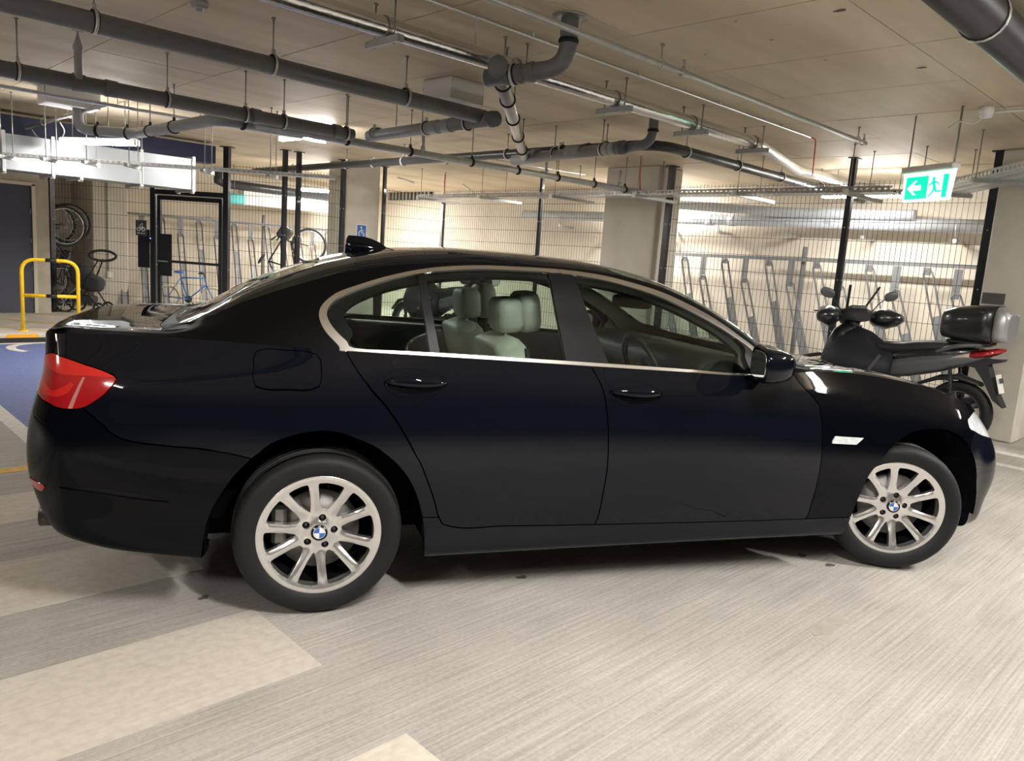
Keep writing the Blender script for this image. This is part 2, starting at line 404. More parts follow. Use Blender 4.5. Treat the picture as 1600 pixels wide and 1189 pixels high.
# painted markings
def mark(name, pts, m, label, z=.0015, group=None, cat='floor marking'):
    n = len(pts); vs = [(x, y, z) for x, y in pts] + [(x, y, z - .0035) for x, y in pts]
    me = D.meshes.new(name); me.from_pydata(vs, [], [tuple(range(n)), tuple(range(2 * n - 1, n - 1, -1))] + [(i, i + n, (i + 1) % n + n, (i + 1) % n) for i in range(n)])
    bm = bmesh.new(); bm.from_mesh(me); bmesh.ops.recalc_face_normals(bm, faces=bm.faces); bm.to_mesh(me); bm.free()
    return tag(link(name, me, m, smooth=False), label, cat, group)
for (a, b, w) in ((-2.23, -1.67, 'furthest from the blue bay'), (-1.165, -.625, 'beside the rear tyre'),
                  (-.135, .42, 'passing under the rear bumper'), (.93, 1.41, 'next to the yellow line')):
    mark('hatch_stripe', [(-6.5, a), (-.58, a), (-.58, b), (-6.5, b)], M_STRIPE, 'pale hatched stripe painted on the floor ' + w, group='hatched floor stripes')
mark('bay_surface', [(-.6, 2.62), (2.3, 2.62), (2.3, 7.72), (-.6, 7.72)], M_BLUE, 'blue painted accessible parking bay behind the car boot', .0012)
mark('bay_line', [(-.71, 2.52), (-.6, 2.52), (-.6, 7.8), (-.71, 7.8)], M_WHITEP, 'white line along the open side of the blue bay', .0018)
mark('bay_line', [(-.6, 7.72), (2.4, 7.72), (2.4, 7.8), (-.6, 7.8)], M_WHITEP, 'white line between the blue bay and the kerb', .0018)
mark('yellow_line', [(-6, 1.86), (2.2, 1.86), (2.2, 1.97), (-6, 1.97)], M_YELP, 'yellow line painted on the concrete behind the rear bumper', .0016)
for a, b, lab in (((.0, 8.95), (.95, 8.0), 'thin yellow line on the walkway running up to the yellow barrier foot'), ((.45, 10.0), (1.1, 8.85), 'thin yellow line on the walkway halfway to the grey door'), ((.95, 10.65), (1.55, 10.1), 'thin yellow line on the walkway beside the grey door frame')):
    a = Vector(a); b = Vector(b); d = (b - a).normalized(); nn = Vector((d.y, -d.x)) * .035
    mark('walkway_line', [tuple(a - nn), tuple(b - nn), tuple(b + nn), tuple(a + nn)], M_YELP, lab, .1015)
for pts, lab in (([(5.68, -1.2), (5.80, -1.2), (5.80, -6), (5.68, -6)], 'white parking line on the concrete ahead of the front bumper'),
                 ([(6.27, -1.45), (6.4, -1.45), (6.4, -6), (6.27, -6)], 'white parking line on the concrete at the foot of the right-hand column')):
    mark('parking_line', pts, M_WHITEP, lab)
# wheelchair symbol of the bay
sy = empty('bay_symbol', (.62, 6.55, .002), 0, 'white wheelchair symbol painted on the blue bay', 'floor marking')
sy.rotation_euler = (0, 0, PI / 2)
def flat(name, pts, m, parent):
    me = D.meshes.new(name); me.from_pydata([(x, y, 0) for x, y in pts], [], [tuple(range(len(pts)))]); o = link(name, me, m, parent, smooth=False); return o
def ring(r0, r1, a0=0, a1=2 * PI, n=40):
    vs = []
    for i in range(n + 1):
        a = a0 + (a1 - a0) * i / n; vs += [(r0 * math.cos(a), r0 * math.sin(a), .0005), (r1 * math.cos(a), r1 * math.sin(a), .0005)]
    return vs, [(2 * i, 2 * i + 1, 2 * i + 3, 2 * i + 2) for i in range(n)]
v_, f_ = ring(.42, .52, -2.4, 2.2); me = D.meshes.new('wheel_arc'); me.from_pydata([(x + .75, y, z) for x, y, z in v_], [], f_); link('wheel_arc', me, M_WHITEP, sy, smooth=False)
v_, f_ = ring(.0, .15); me = D.meshes.new('head_disc'); me.from_pydata([(x - .55, y + .2, z) for x, y, z in v_], [], f_); link('head_disc', me, M_WHITEP, sy, smooth=False)
flat('figure', [(-.38, .28), (-.36, .08), (.1, .05), (.12, -.3), (.55, -.42), (.6, -.34), (.24, -.22), (.2, .16), (-.1, .2), (-.12, .28)], M_WHITEP, sy)
# stains on the concrete
M_STAIN = mat('oil_stain', (.10, .085, .07), .6); M_STAINW = mat('damp_stain', (.36, .33, .29), .6, noise=.12, nscale=14)
def blotch(x, y, r, m, lab, n=18, st=1.6, z=.0022):
    c = at_z(x, y, 0); n = 36; ph = [random.uniform(0, 6.28) for _ in range(4)]; rr = [r * (1 + .22 * math.sin(2 * 2 * PI * k / n + ph[0]) + .16 * math.sin(3 * 2 * PI * k / n + ph[1]) + .09 * math.sin(5 * 2 * PI * k / n + ph[2]) + .06 * math.sin(9 * 2 * PI * k / n + ph[3])) for k in range(n)]
    mark('floor_stain', [(c.x + st * rr[k] * math.cos(2 * PI * k / n), c.y + rr[k] * math.sin(2 * PI * k / n)) for k in range(n)], m, lab, z, cat='stain')
blotch(815, 902, .016, M_STAIN, 'small dark oil spot on the floor below the rear door')
blotch(318, 934, .014, M_STAIN, 'small dark oil spot on the floor behind the rear tyre')
blotch(1253, 868, .017, M_STAIN, 'dark oil drip on the floor nearer to the sill, under the front door')
blotch(1296, 883, .017, M_STAIN, 'dark oil drip on the floor close to the front tyre')
blotch(1292, 978, .045, M_STAINW, 'faint damp stain on the open floor below the front wing', st=2.6)
# ================================================================= THE CAR : body surface
def pch(xs,ys):
    xs=np.array(xs,float); ys=np.array(ys,float); h=np.diff(xs); d=np.diff(ys)/h
    m=np.zeros(len(xs)); m[0]=d[0]; m[-1]=d[-1]
    for i in range(1,len(xs)-1):
        if d[i-1]*d[i]>0:
            w1=2*h[i]+h[i-1]; w2=h[i]+2*h[i-1]; m[i]=(w1+w2)/(w1/d[i-1]+w2/d[i])
    def f(x):
        x=np.asarray(x,float); i=np.clip(np.searchsorted(xs,x)-1,0,len(xs)-2)
        t=np.clip((x-xs[i])/h[i],0,1); t2=t*t;t3=t2*t
        return (2*t3-3*t2+1)*ys[i]+(t3-2*t2+t)*h[i]*m[i]+(-2*t3+3*t2)*ys[i+1]+(t3-t2)*h[i]*m[i+1]
    return f
def tab(s):
    a=np.array([float(v) for v in s.split()]).reshape(-1,2); o=np.argsort(a[:,0]); return pch(a[o,0],a[o,1])
def catmull(P,t):
    # P (n,m,3) along axis0, t array in [0,n-1]; centripetal-ish tangents limited
    n=len(P); i=np.clip(t.astype(int),0,n-2); u=(t-i)[:,None,None]
    L=np.linalg.norm(np.diff(P,axis=0),axis=2)+1e-6   # n-1,m
    D=np.diff(P,axis=0)/L[:,:,None]
    M=np.zeros_like(P); M[0]=D[0]; M[-1]=D[-1]
    w0=L[1:,:,None]; w1=L[:-1,:,None]
    M[1:-1]=(D[:-1]*w0+D[1:]*w1)/(w0+w1)
    l=L[i][:,:,None]
    u2=u*u;u3=u2*u
    return (2*u3-3*u2+1)*P[i]+(u3-2*u2+u)*M[i]*l+(-2*u3+3*u2)*P[i+1]+(u3-u2)*M[i+1]*l
# ---------------- lower ring : stations (name) x columns of lines ----------------
# side half-width / height tables per line, function of x, and end caps
zb =tab("-1.2 .36 -1.0 .345 -.9 .33 -.8 .305 -.6 .28 -.44 .260 0 .225 .42 .212 1.1 .213 2.6 .208 3.3 .20 3.8 .195")
z2 =tab("-1.2 .47 -.8 .44 -.44 .41 0 .40 .5 .36 1.2 .335 2.6 .31 3.3 .33 3.8 .34")
z3 =tab("-1.2 .58 -.8 .56 -.4 .54 1.2 .50 2.6 .48 3.3 .46 3.8 .44")
z4 =tab("-1.2 .74 -.8 .74 -.4 .70 .4 .665 1.2 .655 2.6 .65 3.3 .60 3.8 .56")
z5 =tab("-1.2 .93 -.75 .967 0 .960 .5 .950 1.1 .936 1.6 .918 2.3 .890 2.56 .876 3.0 .852 3.3 .79 3.8 .66")
z6 =tab("-1.2 1.02 -1.0 1.075 -.9 1.095 -.8 1.10 -.4 1.095 0 1.078 .4 1.067 1.1 1.042 1.7 1.020 2.0 1.010 2.2 1.030 2.5 1.035 2.8 1.01 3.1 .965 3.35 .905 3.55 .85 3.8 .78")
# half width on the side (x between corner stations)
w1 =tab("-.95 .76 -.8 .83 -.44 .885 0 .89 .42 .875 1.2 .875 2.6 .88 3.1 .90 3.35 .89 3.5 .83")
w2 =tab("-.95 .79 -.8 .85 -.44 .90 0 .905 .42 .893 1.2 .893 2.6 .895 3.1 .915 3.35 .905 3.5 .855")
w3 =tab("-.95 .825 -.8 .88 -.44 .924 0 .930 .5 .920 1.2 .920 2.6 .924 3.1 .93 3.35 .915 3.5 .87")
w4 =tab("-.95 .82 -.8 .878 -.44 .928 0 .936 .5 .930 1.2 .930 2.6 .930 3.1 .932 3.35 .907 3.5 .862")
w5 =tab("-.95 .745 -.8 .828 -.44 .882 0 .893 .5 .895 1.2 .897 1.8 .895 2.3 .890 2.6 .888 3.1 .88 3.35 .862 3.5 .822")
w6 =tab("-.95 .64 -.8 .71 -.6 .755 -.4 .79 -.1 .835 .2 .852 .6 .858 1.2 .858 1.7 .853 2.0 .845 2.3 .825 2.6 .80 3.0 .775 3.35 .76 3.5 .725")
sideX=[3.5,3.35,3.2,3.05,2.9,2.7,2.5,2.3,2.1,1.9,1.65,1.4,1.15,.9,.65,.4,.2,0,-.2,-.4,-.6,-.8,-.95]
ZL=[zb,z2,z3,z4,z5,z6]; WL=[w1,w2,w3,w4,w5,w6]
# front cap plan per line: list of (w,x) from centre outwards
FC=[[(0,3.74),(.35,3.73),(.62,3.685),(.79,3.60)],
    [(0,3.815),(.35,3.80),(.62,3.74),(.805,3.645)],
    [(0,3.84),(.35,3.825),(.62,3.77),(.815,3.67)],
    [(0,3.84),(.35,3.825),(.62,3.77),(.815,3.665)],
    [(0,3.81),(.35,3.795),(.60,3.745),(.765,3.645)],
    [(0,3.73),(.30,3.72),(.52,3.685),(.66,3.61)]]
RC=[[(.64,-1.01),(.45,-1.045),(.25,-1.06),(0,-1.065)],
    [(.69,-1.035),(.48,-1.085),(.25,-1.10),(0,-1.105)],
    [(.71,-1.05),(.50,-1.11),(.25,-1.13),(0,-1.135)],
    [(.70,-1.045),(.50,-1.10),(.25,-1.12),(0,-1.125)],
    [(.67,-.995),(.48,-1.05),(.25,-1.07),(0,-1.075)],
    [(.585,-1.005),(.42,-1.055),(.22,-1.075),(0,-1.08)]]
def lower_ctrl():
    rows=[]
    ns=4+len(sideX)+4
    P=np.zeros((7,ns,3))
    for k in range(6):
        for j,(w,x) in enumerate(FC[k]): P[k+1,j]=(x,w,float(ZL[k](x)) if k<5 else float(z6(x)))
        for j,x in enumerate(sideX): P[k+1,4+j]=(x,float(WL[k](x)),float(ZL[k](x)))
        for j,(w,x) in enumerate(RC[k]): P[k+1,4+len(sideX)+j]=(x,w,float(ZL[k](x)))
    P[0]=P[1]; P[0,:,1]*=.86; P[0,:,2]-=.012
    P[0,:,0]=P[1,:,0]*.985+.02
    return P
def lower(nt=8,ns=6):
    """returns grid (K,T,3): K across lines 0..6, T front->rear"""
    P=lower_ctrl()
    tt=np.linspace(0,P.shape[1]-1,(P.shape[1]-1)*nt+1)
    A=catmull(P.transpose(1,0,2),tt).transpose(1,0,2)     # 7 x T
    kk=np.linspace(0,6,6*ns+1)
    return catmull(A,kk),kk,tt
# ---------------- upper patch ----------------
zc =tab("-1.08 1.03 -1.05 1.09 -.98 1.113 -.85 1.116 -.68 1.108 -.60 1.116 -.50 1.165 -.3 1.29 -.1 1.375 .05 1.428 .2 1.466 .4 1.498 .7 1.518 .95 1.516 1.2 1.506 1.4 1.487 1.6 1.450 1.9 1.335 2.2 1.165 2.34 1.085 2.42 1.06 2.55 1.053 2.8 1.033 3.1 .995 3.4 .94 3.6 .875 3.73 .79")
wr =tab("-1.08 .40 -.8 .60 -.6 .63 -.4 .64 -.15 .635 .1 .628 .5 .625 .9 .628 1.3 .633 1.6 .65 1.9 .69 2.15 .735 2.35 .755 2.6 .72 3.1 .67 3.5 .58 3.73 .4")
zr =tab("-1.08 1.03 -1.03 1.085 -.95 1.105 -.8 1.108 -.6 1.11 -.45 1.15 -.3 1.215 -.1 1.29 .1 1.35 .3 1.397 .5 1.422 .75 1.440 1.0 1.442 1.25 1.432 1.5 1.397 1.75 1.318 2.0 1.195 2.2 1.08 2.35 1.04 2.6 1.037 3.1 .975 3.5 .87 3.73 .77")
def upper(nx=260,ns=8):
    xs=np.concatenate([np.linspace(3.73,3.5,14,endpoint=False),np.linspace(3.5,-.95,nx,endpoint=False),np.linspace(-.95,-1.08,18)])
    Lg=lower(8,2)[0][-1]  # line 6 curve
    o=np.argsort(Lg[:,0]); 
    # monotone in x? use interpolation of w and z
    W6=np.interp(xs,Lg[o,0],Lg[o,1]); Z6=np.interp(xs,Lg[o,0],Lg[o,2])
    WR=np.minimum(wr(xs),W6*.93); ZR=zr(xs); ZC=zc(xs)
    cab=np.clip((ZR-Z6)/.3,0,1)           # 1 in cabin
    P=np.zeros((7,len(xs),3)); P[:,:,0]=xs
    P[0,:,1]=W6;P[0,:,2]=Z6
    P[2,:,1]=WR;P[2,:,2]=ZR
    P[1,:,1]=(W6+WR)/2+cab*.022; P[1,:,2]=(Z6+ZR)/2+(1-cab)*.006
    e=np.minimum(.075,WR*.2)
    P[3,:,1]=WR-e; P[3,:,2]=ZR+(ZC-ZR)*.45
    P[4,:,1]=WR*.70; P[4,:,2]=ZR+(ZC-ZR)*.74
    P[5,:,1]=WR*.36; P[5,:,2]=ZR+(ZC-ZR)*.935
    P[6,:,1]=0; P[6,:,2]=ZC
    kk=np.linspace(0,6,6*ns+1)
    return catmull(P,kk),kk,xs
# ----------------------------------------------------------------- car materials
def car_paint():
    m, nt, b, L = nodes_mat('black_car_paint')
    b.inputs['Base Color'].default_value = (.0035, .0045, .0085, 1); b.inputs['Roughness'].default_value = .25
    b.inputs['Coat Weight'].default_value = 1.; b.inputs['Coat Roughness'].default_value = .015; b.inputs['Coat IOR'].default_value = 1.37
    b.inputs['Specular IOR Level'].default_value = 0.
    tc = N(nt, 'ShaderNodeTexCoord'); n = N(nt, 'ShaderNodeTexNoise'); n.inputs['Scale'].default_value = 9; n.inputs['Detail'].default_value = 3
    L.new(tc.outputs['Object'], n.inputs['Vector']); r = N(nt, 'ShaderNodeMapRange'); r.inputs[3].default_value = .008; r.inputs[4].default_value = .03
    L.new(n.outputs[0], r.inputs[0]); L.new(r.outputs[0], b.inputs['Coat Roughness']); return m
M_PAINT = car_paint()
M_CHROME = mat('satin_chrome', (.82, .81, .79), .28, 1.)
M_CARGLASS = glass_mat('green_tinted_glass', (.66, .76, .71))
M_TRIM = mat('gloss_black_trim', (.005, .005, .006), .42, spec=.25)
M_DARK = mat('dark_underbody', (.006, .006, .007), .9, spec=0.)
M_REDL = mat('red_lamp_lens', (.36, .008, .012), .12, coat=.6)
M_REDB = mat('bright_red_lamp_band', (.60, .020, .016), .12, coat=.6)
M_REDD = mat('dark_red_lamp_well', (.13, .003, .008), .1, coat=.6)
M_LEATH = mat('pale_grey_leather', (.50, .49, .43), .5, bump=.1, bscale=120)
M_DASH = mat('black_dash', (.014, .016, .016), .5, bump=.1, bscale=150)
M_HEADL = mat('grey_headlining', (.16, .155, .14), .9)
M_SILVER = mat('wheel_silver', (.80, .80, .80), .27, .92, noise=.05, nscale=25)
M_BARREL = mat('wheel_barrel', (.20, .195, .185), .4, .8)
M_TYRE = mat('tyre_rubber', (.011, .011, .012), .6, spec=.3, bump=.12, bscale=160)
M_DISC = mat('brake_disc', (.30, .29, .28), .55, .8)
M_DARKBOLT = mat('dark_bolt', (.06, .058, .055), .4, .6)
M_LAMPW = mat('clear_lamp', (.80, .84, .86), .08, .2, coat=1., noise=.18, nscale=30)
M_LBLUE = mat('roundel_blue', (.03, .15, .55), .25, coat=.5)
M_LWHITE = mat('roundel_white', (.85, .85, .86), .25, coat=.5)
M_NUMBER = mat('number_plate_white', (.85, .85, .80), .4)

CAR_YAW = -.45486
car = empty('car', (0, 0, 0), CAR_YAW, 'shiny black four-door saloon car parked across the concrete floor', 'car')

# ----------------------------------------------------------------- surface patches
_GL, _kl, _tl = lower(16, 20); _GU, _ku, _xu = upper(620, 20)
_xi = _xu[::-1]
def _norm(G):
    n = np.cross(np.gradient(G, axis=0), np.gradient(G, axis=1)); l = np.linalg.norm(n, axis=2, keepdims=True); return n / np.maximum(l, 1e-9)
_NL = _norm(_GL); _NU = _norm(_GU)
if np.median(_NL[..., 1]) < 0: _NL = -_NL
if np.median(_NU[..., 2]) < 0: _NU = -_NU
# blend the normals along the belt seam so the quarter panel flows into the pillar
def _bil(A, fi, fj):
    fi = np.clip(fi, 0, A.shape[0] - 1.001); fj = np.clip(fj, 0, A.shape[1] - 1.001); i = fi.astype(int); j = fj.astype(int); a = (fi - i)[:, None]; b = (fj - j)[:, None]
    return A[i, j] * (1 - a) * (1 - b) + A[i + 1, j] * a * (1 - b) + A[i, j + 1] * (1 - a) * b + A[i + 1, j + 1] * a * b
def evalL(P):      # P: (n,2) of (t,k)
    P = np.asarray(P, float); return _bil(_GL, P[:, 1] * 20, P[:, 0] * 16), _bil(_NL, P[:, 1] * 20, P[:, 0] * 16)
def evalU(P):      # P: (n,2) of (x,k)
    P = np.asarray(P, float); fj = np.interp(P[:, 0], _xi, np.arange(len(_xi))[::-1]); return _bil(_GU, P[:, 1] * 20, fj), _bil(_NU, P[:, 1] * 20, fj)

def smooth_line(pts, step, closed=False):
    P = np.array(pts, float); n = len(P)
    Q = np.concatenate([P[-1:], P, P[:2]]) if closed else np.concatenate([2 * P[:1] - P[1:2], P, 2 * P[-1:] - P[-2:-1]])
    out = []
    for i in range(n if closed else n - 1):
        p0, p1, p2, p3 = Q[i], Q[i + 1], Q[i + 2], Q[i + 3]
        m = max(1, int(np.linalg.norm(p2 - p1) / step))
        l0 = np.linalg.norm(p1 - p0) + 1e-6; l1 = np.linalg.norm(p2 - p1) + 1e-6; l2 = np.linalg.norm(p3 - p2) + 1e-6
        d0 = (p1 - p0) / l0; d1 = (p2 - p1) / l1; d2 = (p3 - p2) / l2
        m1 = (d0 * l1 + d1 * l0) / (l0 + l1) * l1; m2 = (d1 * l2 + d2 * l1) / (l1 + l2) * l1
        for k in range(m):
            t = k / m; out.append((2 * t**3 - 3 * t * t + 1) * p1 + (t**3 - 2 * t * t + t) * m1 + (-2 * t**3 + 3 * t * t) * p2 + (t**3 - t * t) * m2)
    if not closed: out.append(P[-1])
    return np.array(out)
def in_poly(p, poly):
    x, y = p; c = False; n = len(poly); j = n - 1
    for i in range(n):
        if (poly[i][1] > y) != (poly[j][1] > y) and x < (poly[j][0] - poly[i][0]) * (y - poly[i][1]) / (poly[j][1] - poly[i][1]) + poly[i][0]: c = not c
        j = i
    return c
def cut_patch(grid, border, lines, step):
    """grid: seed points; border: closed outline; lines: list of (polyline, closed, half width (a,b) or None).
    -> verts, tris, region id per triangle (-1 = shut line)"""
    V = [tuple(p) for p in grid]; E = []
    def chain(P, closed):
        b = len(V); V.extend(map(tuple, P)); n = len(P); E.extend((b + i, b + i + 1) for i in range(n - 1))
        if closed: E.append((b + n - 1, b))
    chain(border, True); strips = []
    for pts, closed, hw in lines:
        if hw == 'poly':
            Q = np.array(pts + [pts[0]], float); P = np.concatenate([Q[i] + (Q[i + 1] - Q[i]) * np.linspace(0, 1, 6, endpoint=False)[:, None] for i in range(len(pts))]); chain(P, True); continue
        P = smooth_line(pts, step, closed)
        if hw is None: chain(P, closed); continue
        S = np.array(hw); T = np.gradient(P / S, axis=0) if not closed else (np.roll(P, -1, 0) - np.roll(P, 1, 0)) / S
        T /= np.linalg.norm(T, axis=1, keepdims=True) + 1e-9
        Nn = np.stack([-T[:, 1], T[:, 0]], 1) * S
        A, B = P + Nn, P - Nn
        if closed: chain(A, True); chain(B, True); strips.append((np.concatenate([A, A[:1]]), np.concatenate([B, B[:1]])))
        else: chain(np.concatenate([A, B[::-1]]), True); strips.append((A, B))
    r = delaunay_2d_cdt([Vector(p) for p in V], E, [], 1, 1e-5)
    vs = np.array([(p.x, p.y) for p in r[0]]); tris = [tuple(f) for f in r[2]]
    bar = {tuple(sorted(e)) for e, o in zip(r[1], r[4]) if o}
    inb = [in_poly(vs[list(f)].mean(0), border) for f in tris]
    tris = [f for f, k in zip(tris, inb) if k]
    cen = np.array([vs[list(f)].mean(0) for f in tris])
    reg = np.full(len(tris), -2)
    for A, B in strips:                                          # the open shut-line strips
        q = np.concatenate([A, B[::-1]]); lo = q.min(0); hi = q.max(0)
        cand = np.where((cen >= lo).all(1) & (cen <= hi).all(1))[0]
        for c in cand:
            d = ((A - cen[c]) ** 2).sum(1); i = int(d.argmin())
            for j in range(max(0, i - 2), min(len(A) - 1, i + 2)):
                if in_poly(cen[c], [A[j], A[j + 1], B[j + 1], B[j]]): reg[c] = -1; break
    adj = {}
    for i, f in enumerate(tris):
        for a, b in ((f[0], f[1]), (f[1], f[2]), (f[2], f[0])): adj.setdefault(tuple(sorted((a, b))), []).append(i)
    nb = [[] for _ in tris]
    for e, l in adj.items():
        if len(l) == 2 and e not in bar: nb[l[0]].append(l[1]); nb[l[1]].append(l[0])
    rid = 0
    for i in range(len(tris)):
        if reg[i] != -2: continue
        st = [i]; reg[i] = rid
        while st:
            c = st.pop()
            for d in nb[c]:
                if reg[d] == -2: reg[d] = rid; st.append(d)
        rid += 1
    return vs, tris, reg, cen
def panel_mesh(name, parts, m, parent, side=-1, off=0., flange=.014, thick=0.):
    """parts: list of (eval fn, verts2d, tris). side -1 = near (right) side, +1 = far side"""
    P = []; Nn = []; F = []; base = 0
    for ev, v2, tr in parts:
        used = sorted({i for f in tr for i in f}); mp = {u: k + base for k, u in enumerate(used)}
        p, n = ev(v2[used]); p = p + n * off
        P.append(p); Nn.append(n); F += [tuple(mp[i] for i in f) for f in tr]; base += len(used)
    if not P: return None
    P = np.concatenate(P); Nn = np.concatenate(Nn)
    n0 = len(P)
    # inner flange along the open borders
    cnt = {}
    for f in F:
        for a, b in ((f[0], f[1]), (f[1], f[2]), (f[2], f[0])): k = (min(a, b), max(a, b)); cnt[k] = cnt.get(k, 0) + 1
    eb = [k for k, c in cnt.items() if c == 1]
    V = [tuple(x) for x in P]; NO = [tuple(x) for x in Nn]; F2 = list(F)
    if flange:
        cen = P.mean(0)
        ids = {}
        for a, b in eb:
            for q in (a, b):
                if q not in ids:
                    ids[q] = len(V); V.append(tuple(P[q])); NO.append((0, 0, 0)); V.append(tuple(P[q] - Nn[q] * flange)); NO.append((0, 0, 0))
            F2.append((ids[a], ids[b], ids[b] + 1, ids[a] + 1))
    # the surface was built with y = half width; near side is y < 0
    V = np.array(V); V[:, 1] *= side; NO = np.array(NO); NO[:, 1] *= side
    # orient faces along normals
    F3 = []
    for f in F2:
        if len(f) == 3:
            a, b, c = V[f[0]], V[f[1]], V[f[2]]
            if np.dot(np.cross(b - a, c - a), NO[f[0]] + NO[f[1]] + NO[f[2]]) < 0: f = f[::-1]
        F3.append(f)
    me = D.meshes.new(name); me.from_pydata(V.tolist(), [], F3); me.update()
    me.polygons.foreach_set('use_smooth', [len(f) == 3 for f in F3])
    vn = np.zeros((len(V), 3)); me.vertices.foreach_get('normal', vn.ravel()) if False else None
    nn = []
    for i, q in enumerate(NO):
        if q[0] == q[1] == q[2] == 0: nn.append(tuple(me.vertices[i].normal))
        else: nn.append(tuple(q))
    me.normals_split_custom_set_from_vertices(nn)
    return link(name, me, m, parent, smooth=False)

# ----------------------------------------------------------------- cut lines, lower body (t along the car, k up the side)
G2 = (.012, .020)
archR = [(23.25, -.1), (23.235, 0.250), (23.226, 0.950), (23.18, 1.353), (23.154, 1.698), (23.066, 2.236), (22.924, 2.748), (22.784, 3.104), (22.5, 3.608), (22.1, 4.067), (21.6, 4.253), (21.1, 4.332), (20.7, 4.318), (20.33, 4.236), (19.776, 4.030), (19.342, 3.488), (19.125, 2.985), (18.981, 2.448), (18.94, 2.199), (18.87, 1.499), (18.849, 0.900), (18.84, -.1)]
archF = [(9.52, -.1), (9.46, 0.900), (9.307, 1.867), (9.24, 2.588), (9.12, 3.222), (8.82, 3.755), (8.45, 4.188), (8.05, 4.423), (7.555, 4.550), (6.835, 4.634), (6.055, 4.676), (5.424, 4.592), (4.916, 4.339), (4.54, 3.988), (4.324, 3.492), (4.18, 2.839), (4.15, 1.900), (4.18, 0.900), (4.2, -.1)]
tail = [(26.474, 5.467), (25.663, 5.323), (25.259, 5.184), (24.902, 5.072), (24.727, 4.991), (24.652, 4.928), (24.69, 4.849), (24.837, 4.676), (25.056, 4.526), (25.286, 4.435), (25.547, 4.409), (25.838, 4.417), (26.121, 4.456), (26.9, 4.505), (27.6, 4.648), (27.75, 4.961), (27.5, 5.319), (27, 5.450)]
head_ = [(3.25, 5.800), (4, 5.621), (4.419, 5.407), (4.826, 5.101), (4.831, 4.939), (4.427, 4.867), (3.858, 4.802), (3.431, 4.808), (2.5, 4.873), (1.9, 5.000), (1.7, 5.299), (2, 5.619), (2.6, 5.800)]
fuel = [(22.31, 4.99), (22.31, 5.3), (22.31, 5.62), (22.27, 5.80), (22.12, 5.88), (21.7, 5.90), (21.3, 5.90), (21.14, 5.84), (21.07, 5.66), (21.06, 5.35), (21.06, 5.04), (21.10, 4.93), (21.25, 4.885), (21.7, 4.875), (22.1, 4.87), (22.26, 4.90)]
rep_ = [(10.36, 4.241), (10.272, 4.353), (9.406, 4.325), (9.626, 4.178), (10.357, 4.200)]
refl = [(27.3, 2.609), (26.711, 2.710), (26.351, 2.666), (26.472, 2.473), (26.953, 2.476)]
kid = [(.12, 4.2), (.12, 5.75), (.5, 5.85), (1.15, 5.750), (1.2, 5.000), (.9, 4.25)]
linesL = [
 (archR, False, None), (archF, False, None),
 ([(20.62, 6.100), (20.352, 5.359), (20.177, 4.995), (19.813, 4.702), (19.424, 4.323), (19.135, 3.962), (18.893, 3.212), (18.738, 2.559), (18.657, 2.178), (18.584, 1.989), (18.454, 1.923), (17.476, 1.925), (15.769, 1.915), (13.882, 1.910), (10.719, 1.920), (9.25, 1.900)], False, G2),
 ([(16.07, 6.100), (15.883, 5.341), (15.814, 4.941), (15.748, 4.565), (15.692, 3.831), (15.705, 2.836), (15.721, 2.194), (15.754, 1.930)], False, G2),
 ([(11.4, 6.100), (11.263, 5.712), (11.071, 5.433), (10.865, 5.172), (10.744, 4.986), (10.713, 4.789), (10.684, 4.633), (10.641, 4.140), (10.624, 3.067), (10.649, 2.391), (10.655, 2.046), (10.717, 1.930)], False, G2),
 ([(18.95, 2.187), (18.66, 2.187)], False, (.010, .014)),
 ([(25.26, 4.424), (24.997, 4.281), (24.83, 4.166), (24.773, 4.109), (24.594, 4.025), (24.395, 3.992), (24.063, 3.982), (23.726, 3.984), (23.159, 4.000), (22.55, 3.909), (22.3, 3.826)], False, (.010, .016)),
 (tail, True, (.010, .014)), (head_, True, (.010, .014)),
 ([(4.9, 4.281), (4.72, 4.641), (4.52, 4.857)], False, G2),
 ([(1.72, 5.249), (.9, 5.9), (.6, 6.1)], False, None),
 (fuel, True, (.008, .012)), (rep_, True, 'poly'), (refl, True, None), (kid, True, None),
 ([(26.46, 5.460), (26.3, 5.750), (26.22, 6.100)], False, G2), ([(27.6, 4.610), (28.1, 4.375), (29, 4.297), (30.1, 4.281)], False, G2),
 ([(28.3, 5.100), (27.3, 5.090), (26.6, 5.060), (25.7, 4.966), (25, 4.951), (24.5, 4.943)], False, None),
 ([(25.6, 4.422), (25.3, 4.925), (25.25, 4.925), (25.5, 4.423)], True, 'poly'),
 ([(25.9, 2.774), (24.975, 2.904), (24.521, 2.853), (24.075, 2.757), (23.76, 2.623), (24.3, 2.637), (24.9, 2.723)], True, None),
 ([(27.3, 4.844), (26.3, 4.695), (25.95, 4.697), (25.72, 4.758), (25.55, 4.849), (25.48, 4.789), (25.62, 4.661), (25.85, 4.600), (26.2, 4.597), (27, 4.651)], True, None),
]
g = [(t, k) for t in np.arange(0, 30.01, .2) for k in np.arange(0, 6.01, .25)]
border = [(t, 0) for t in np.arange(0, 30.01, .2)] + [(30, k) for k in np.arange(.25, 6.01, .25)] + [(t, 6) for t in np.arange(29.8, -.01, -.2)] + [(0, k) for k in np.arange(5.75, .1, -.25)]
vL, tL, rL, cL = cut_patch(g, border, linesL, .12)
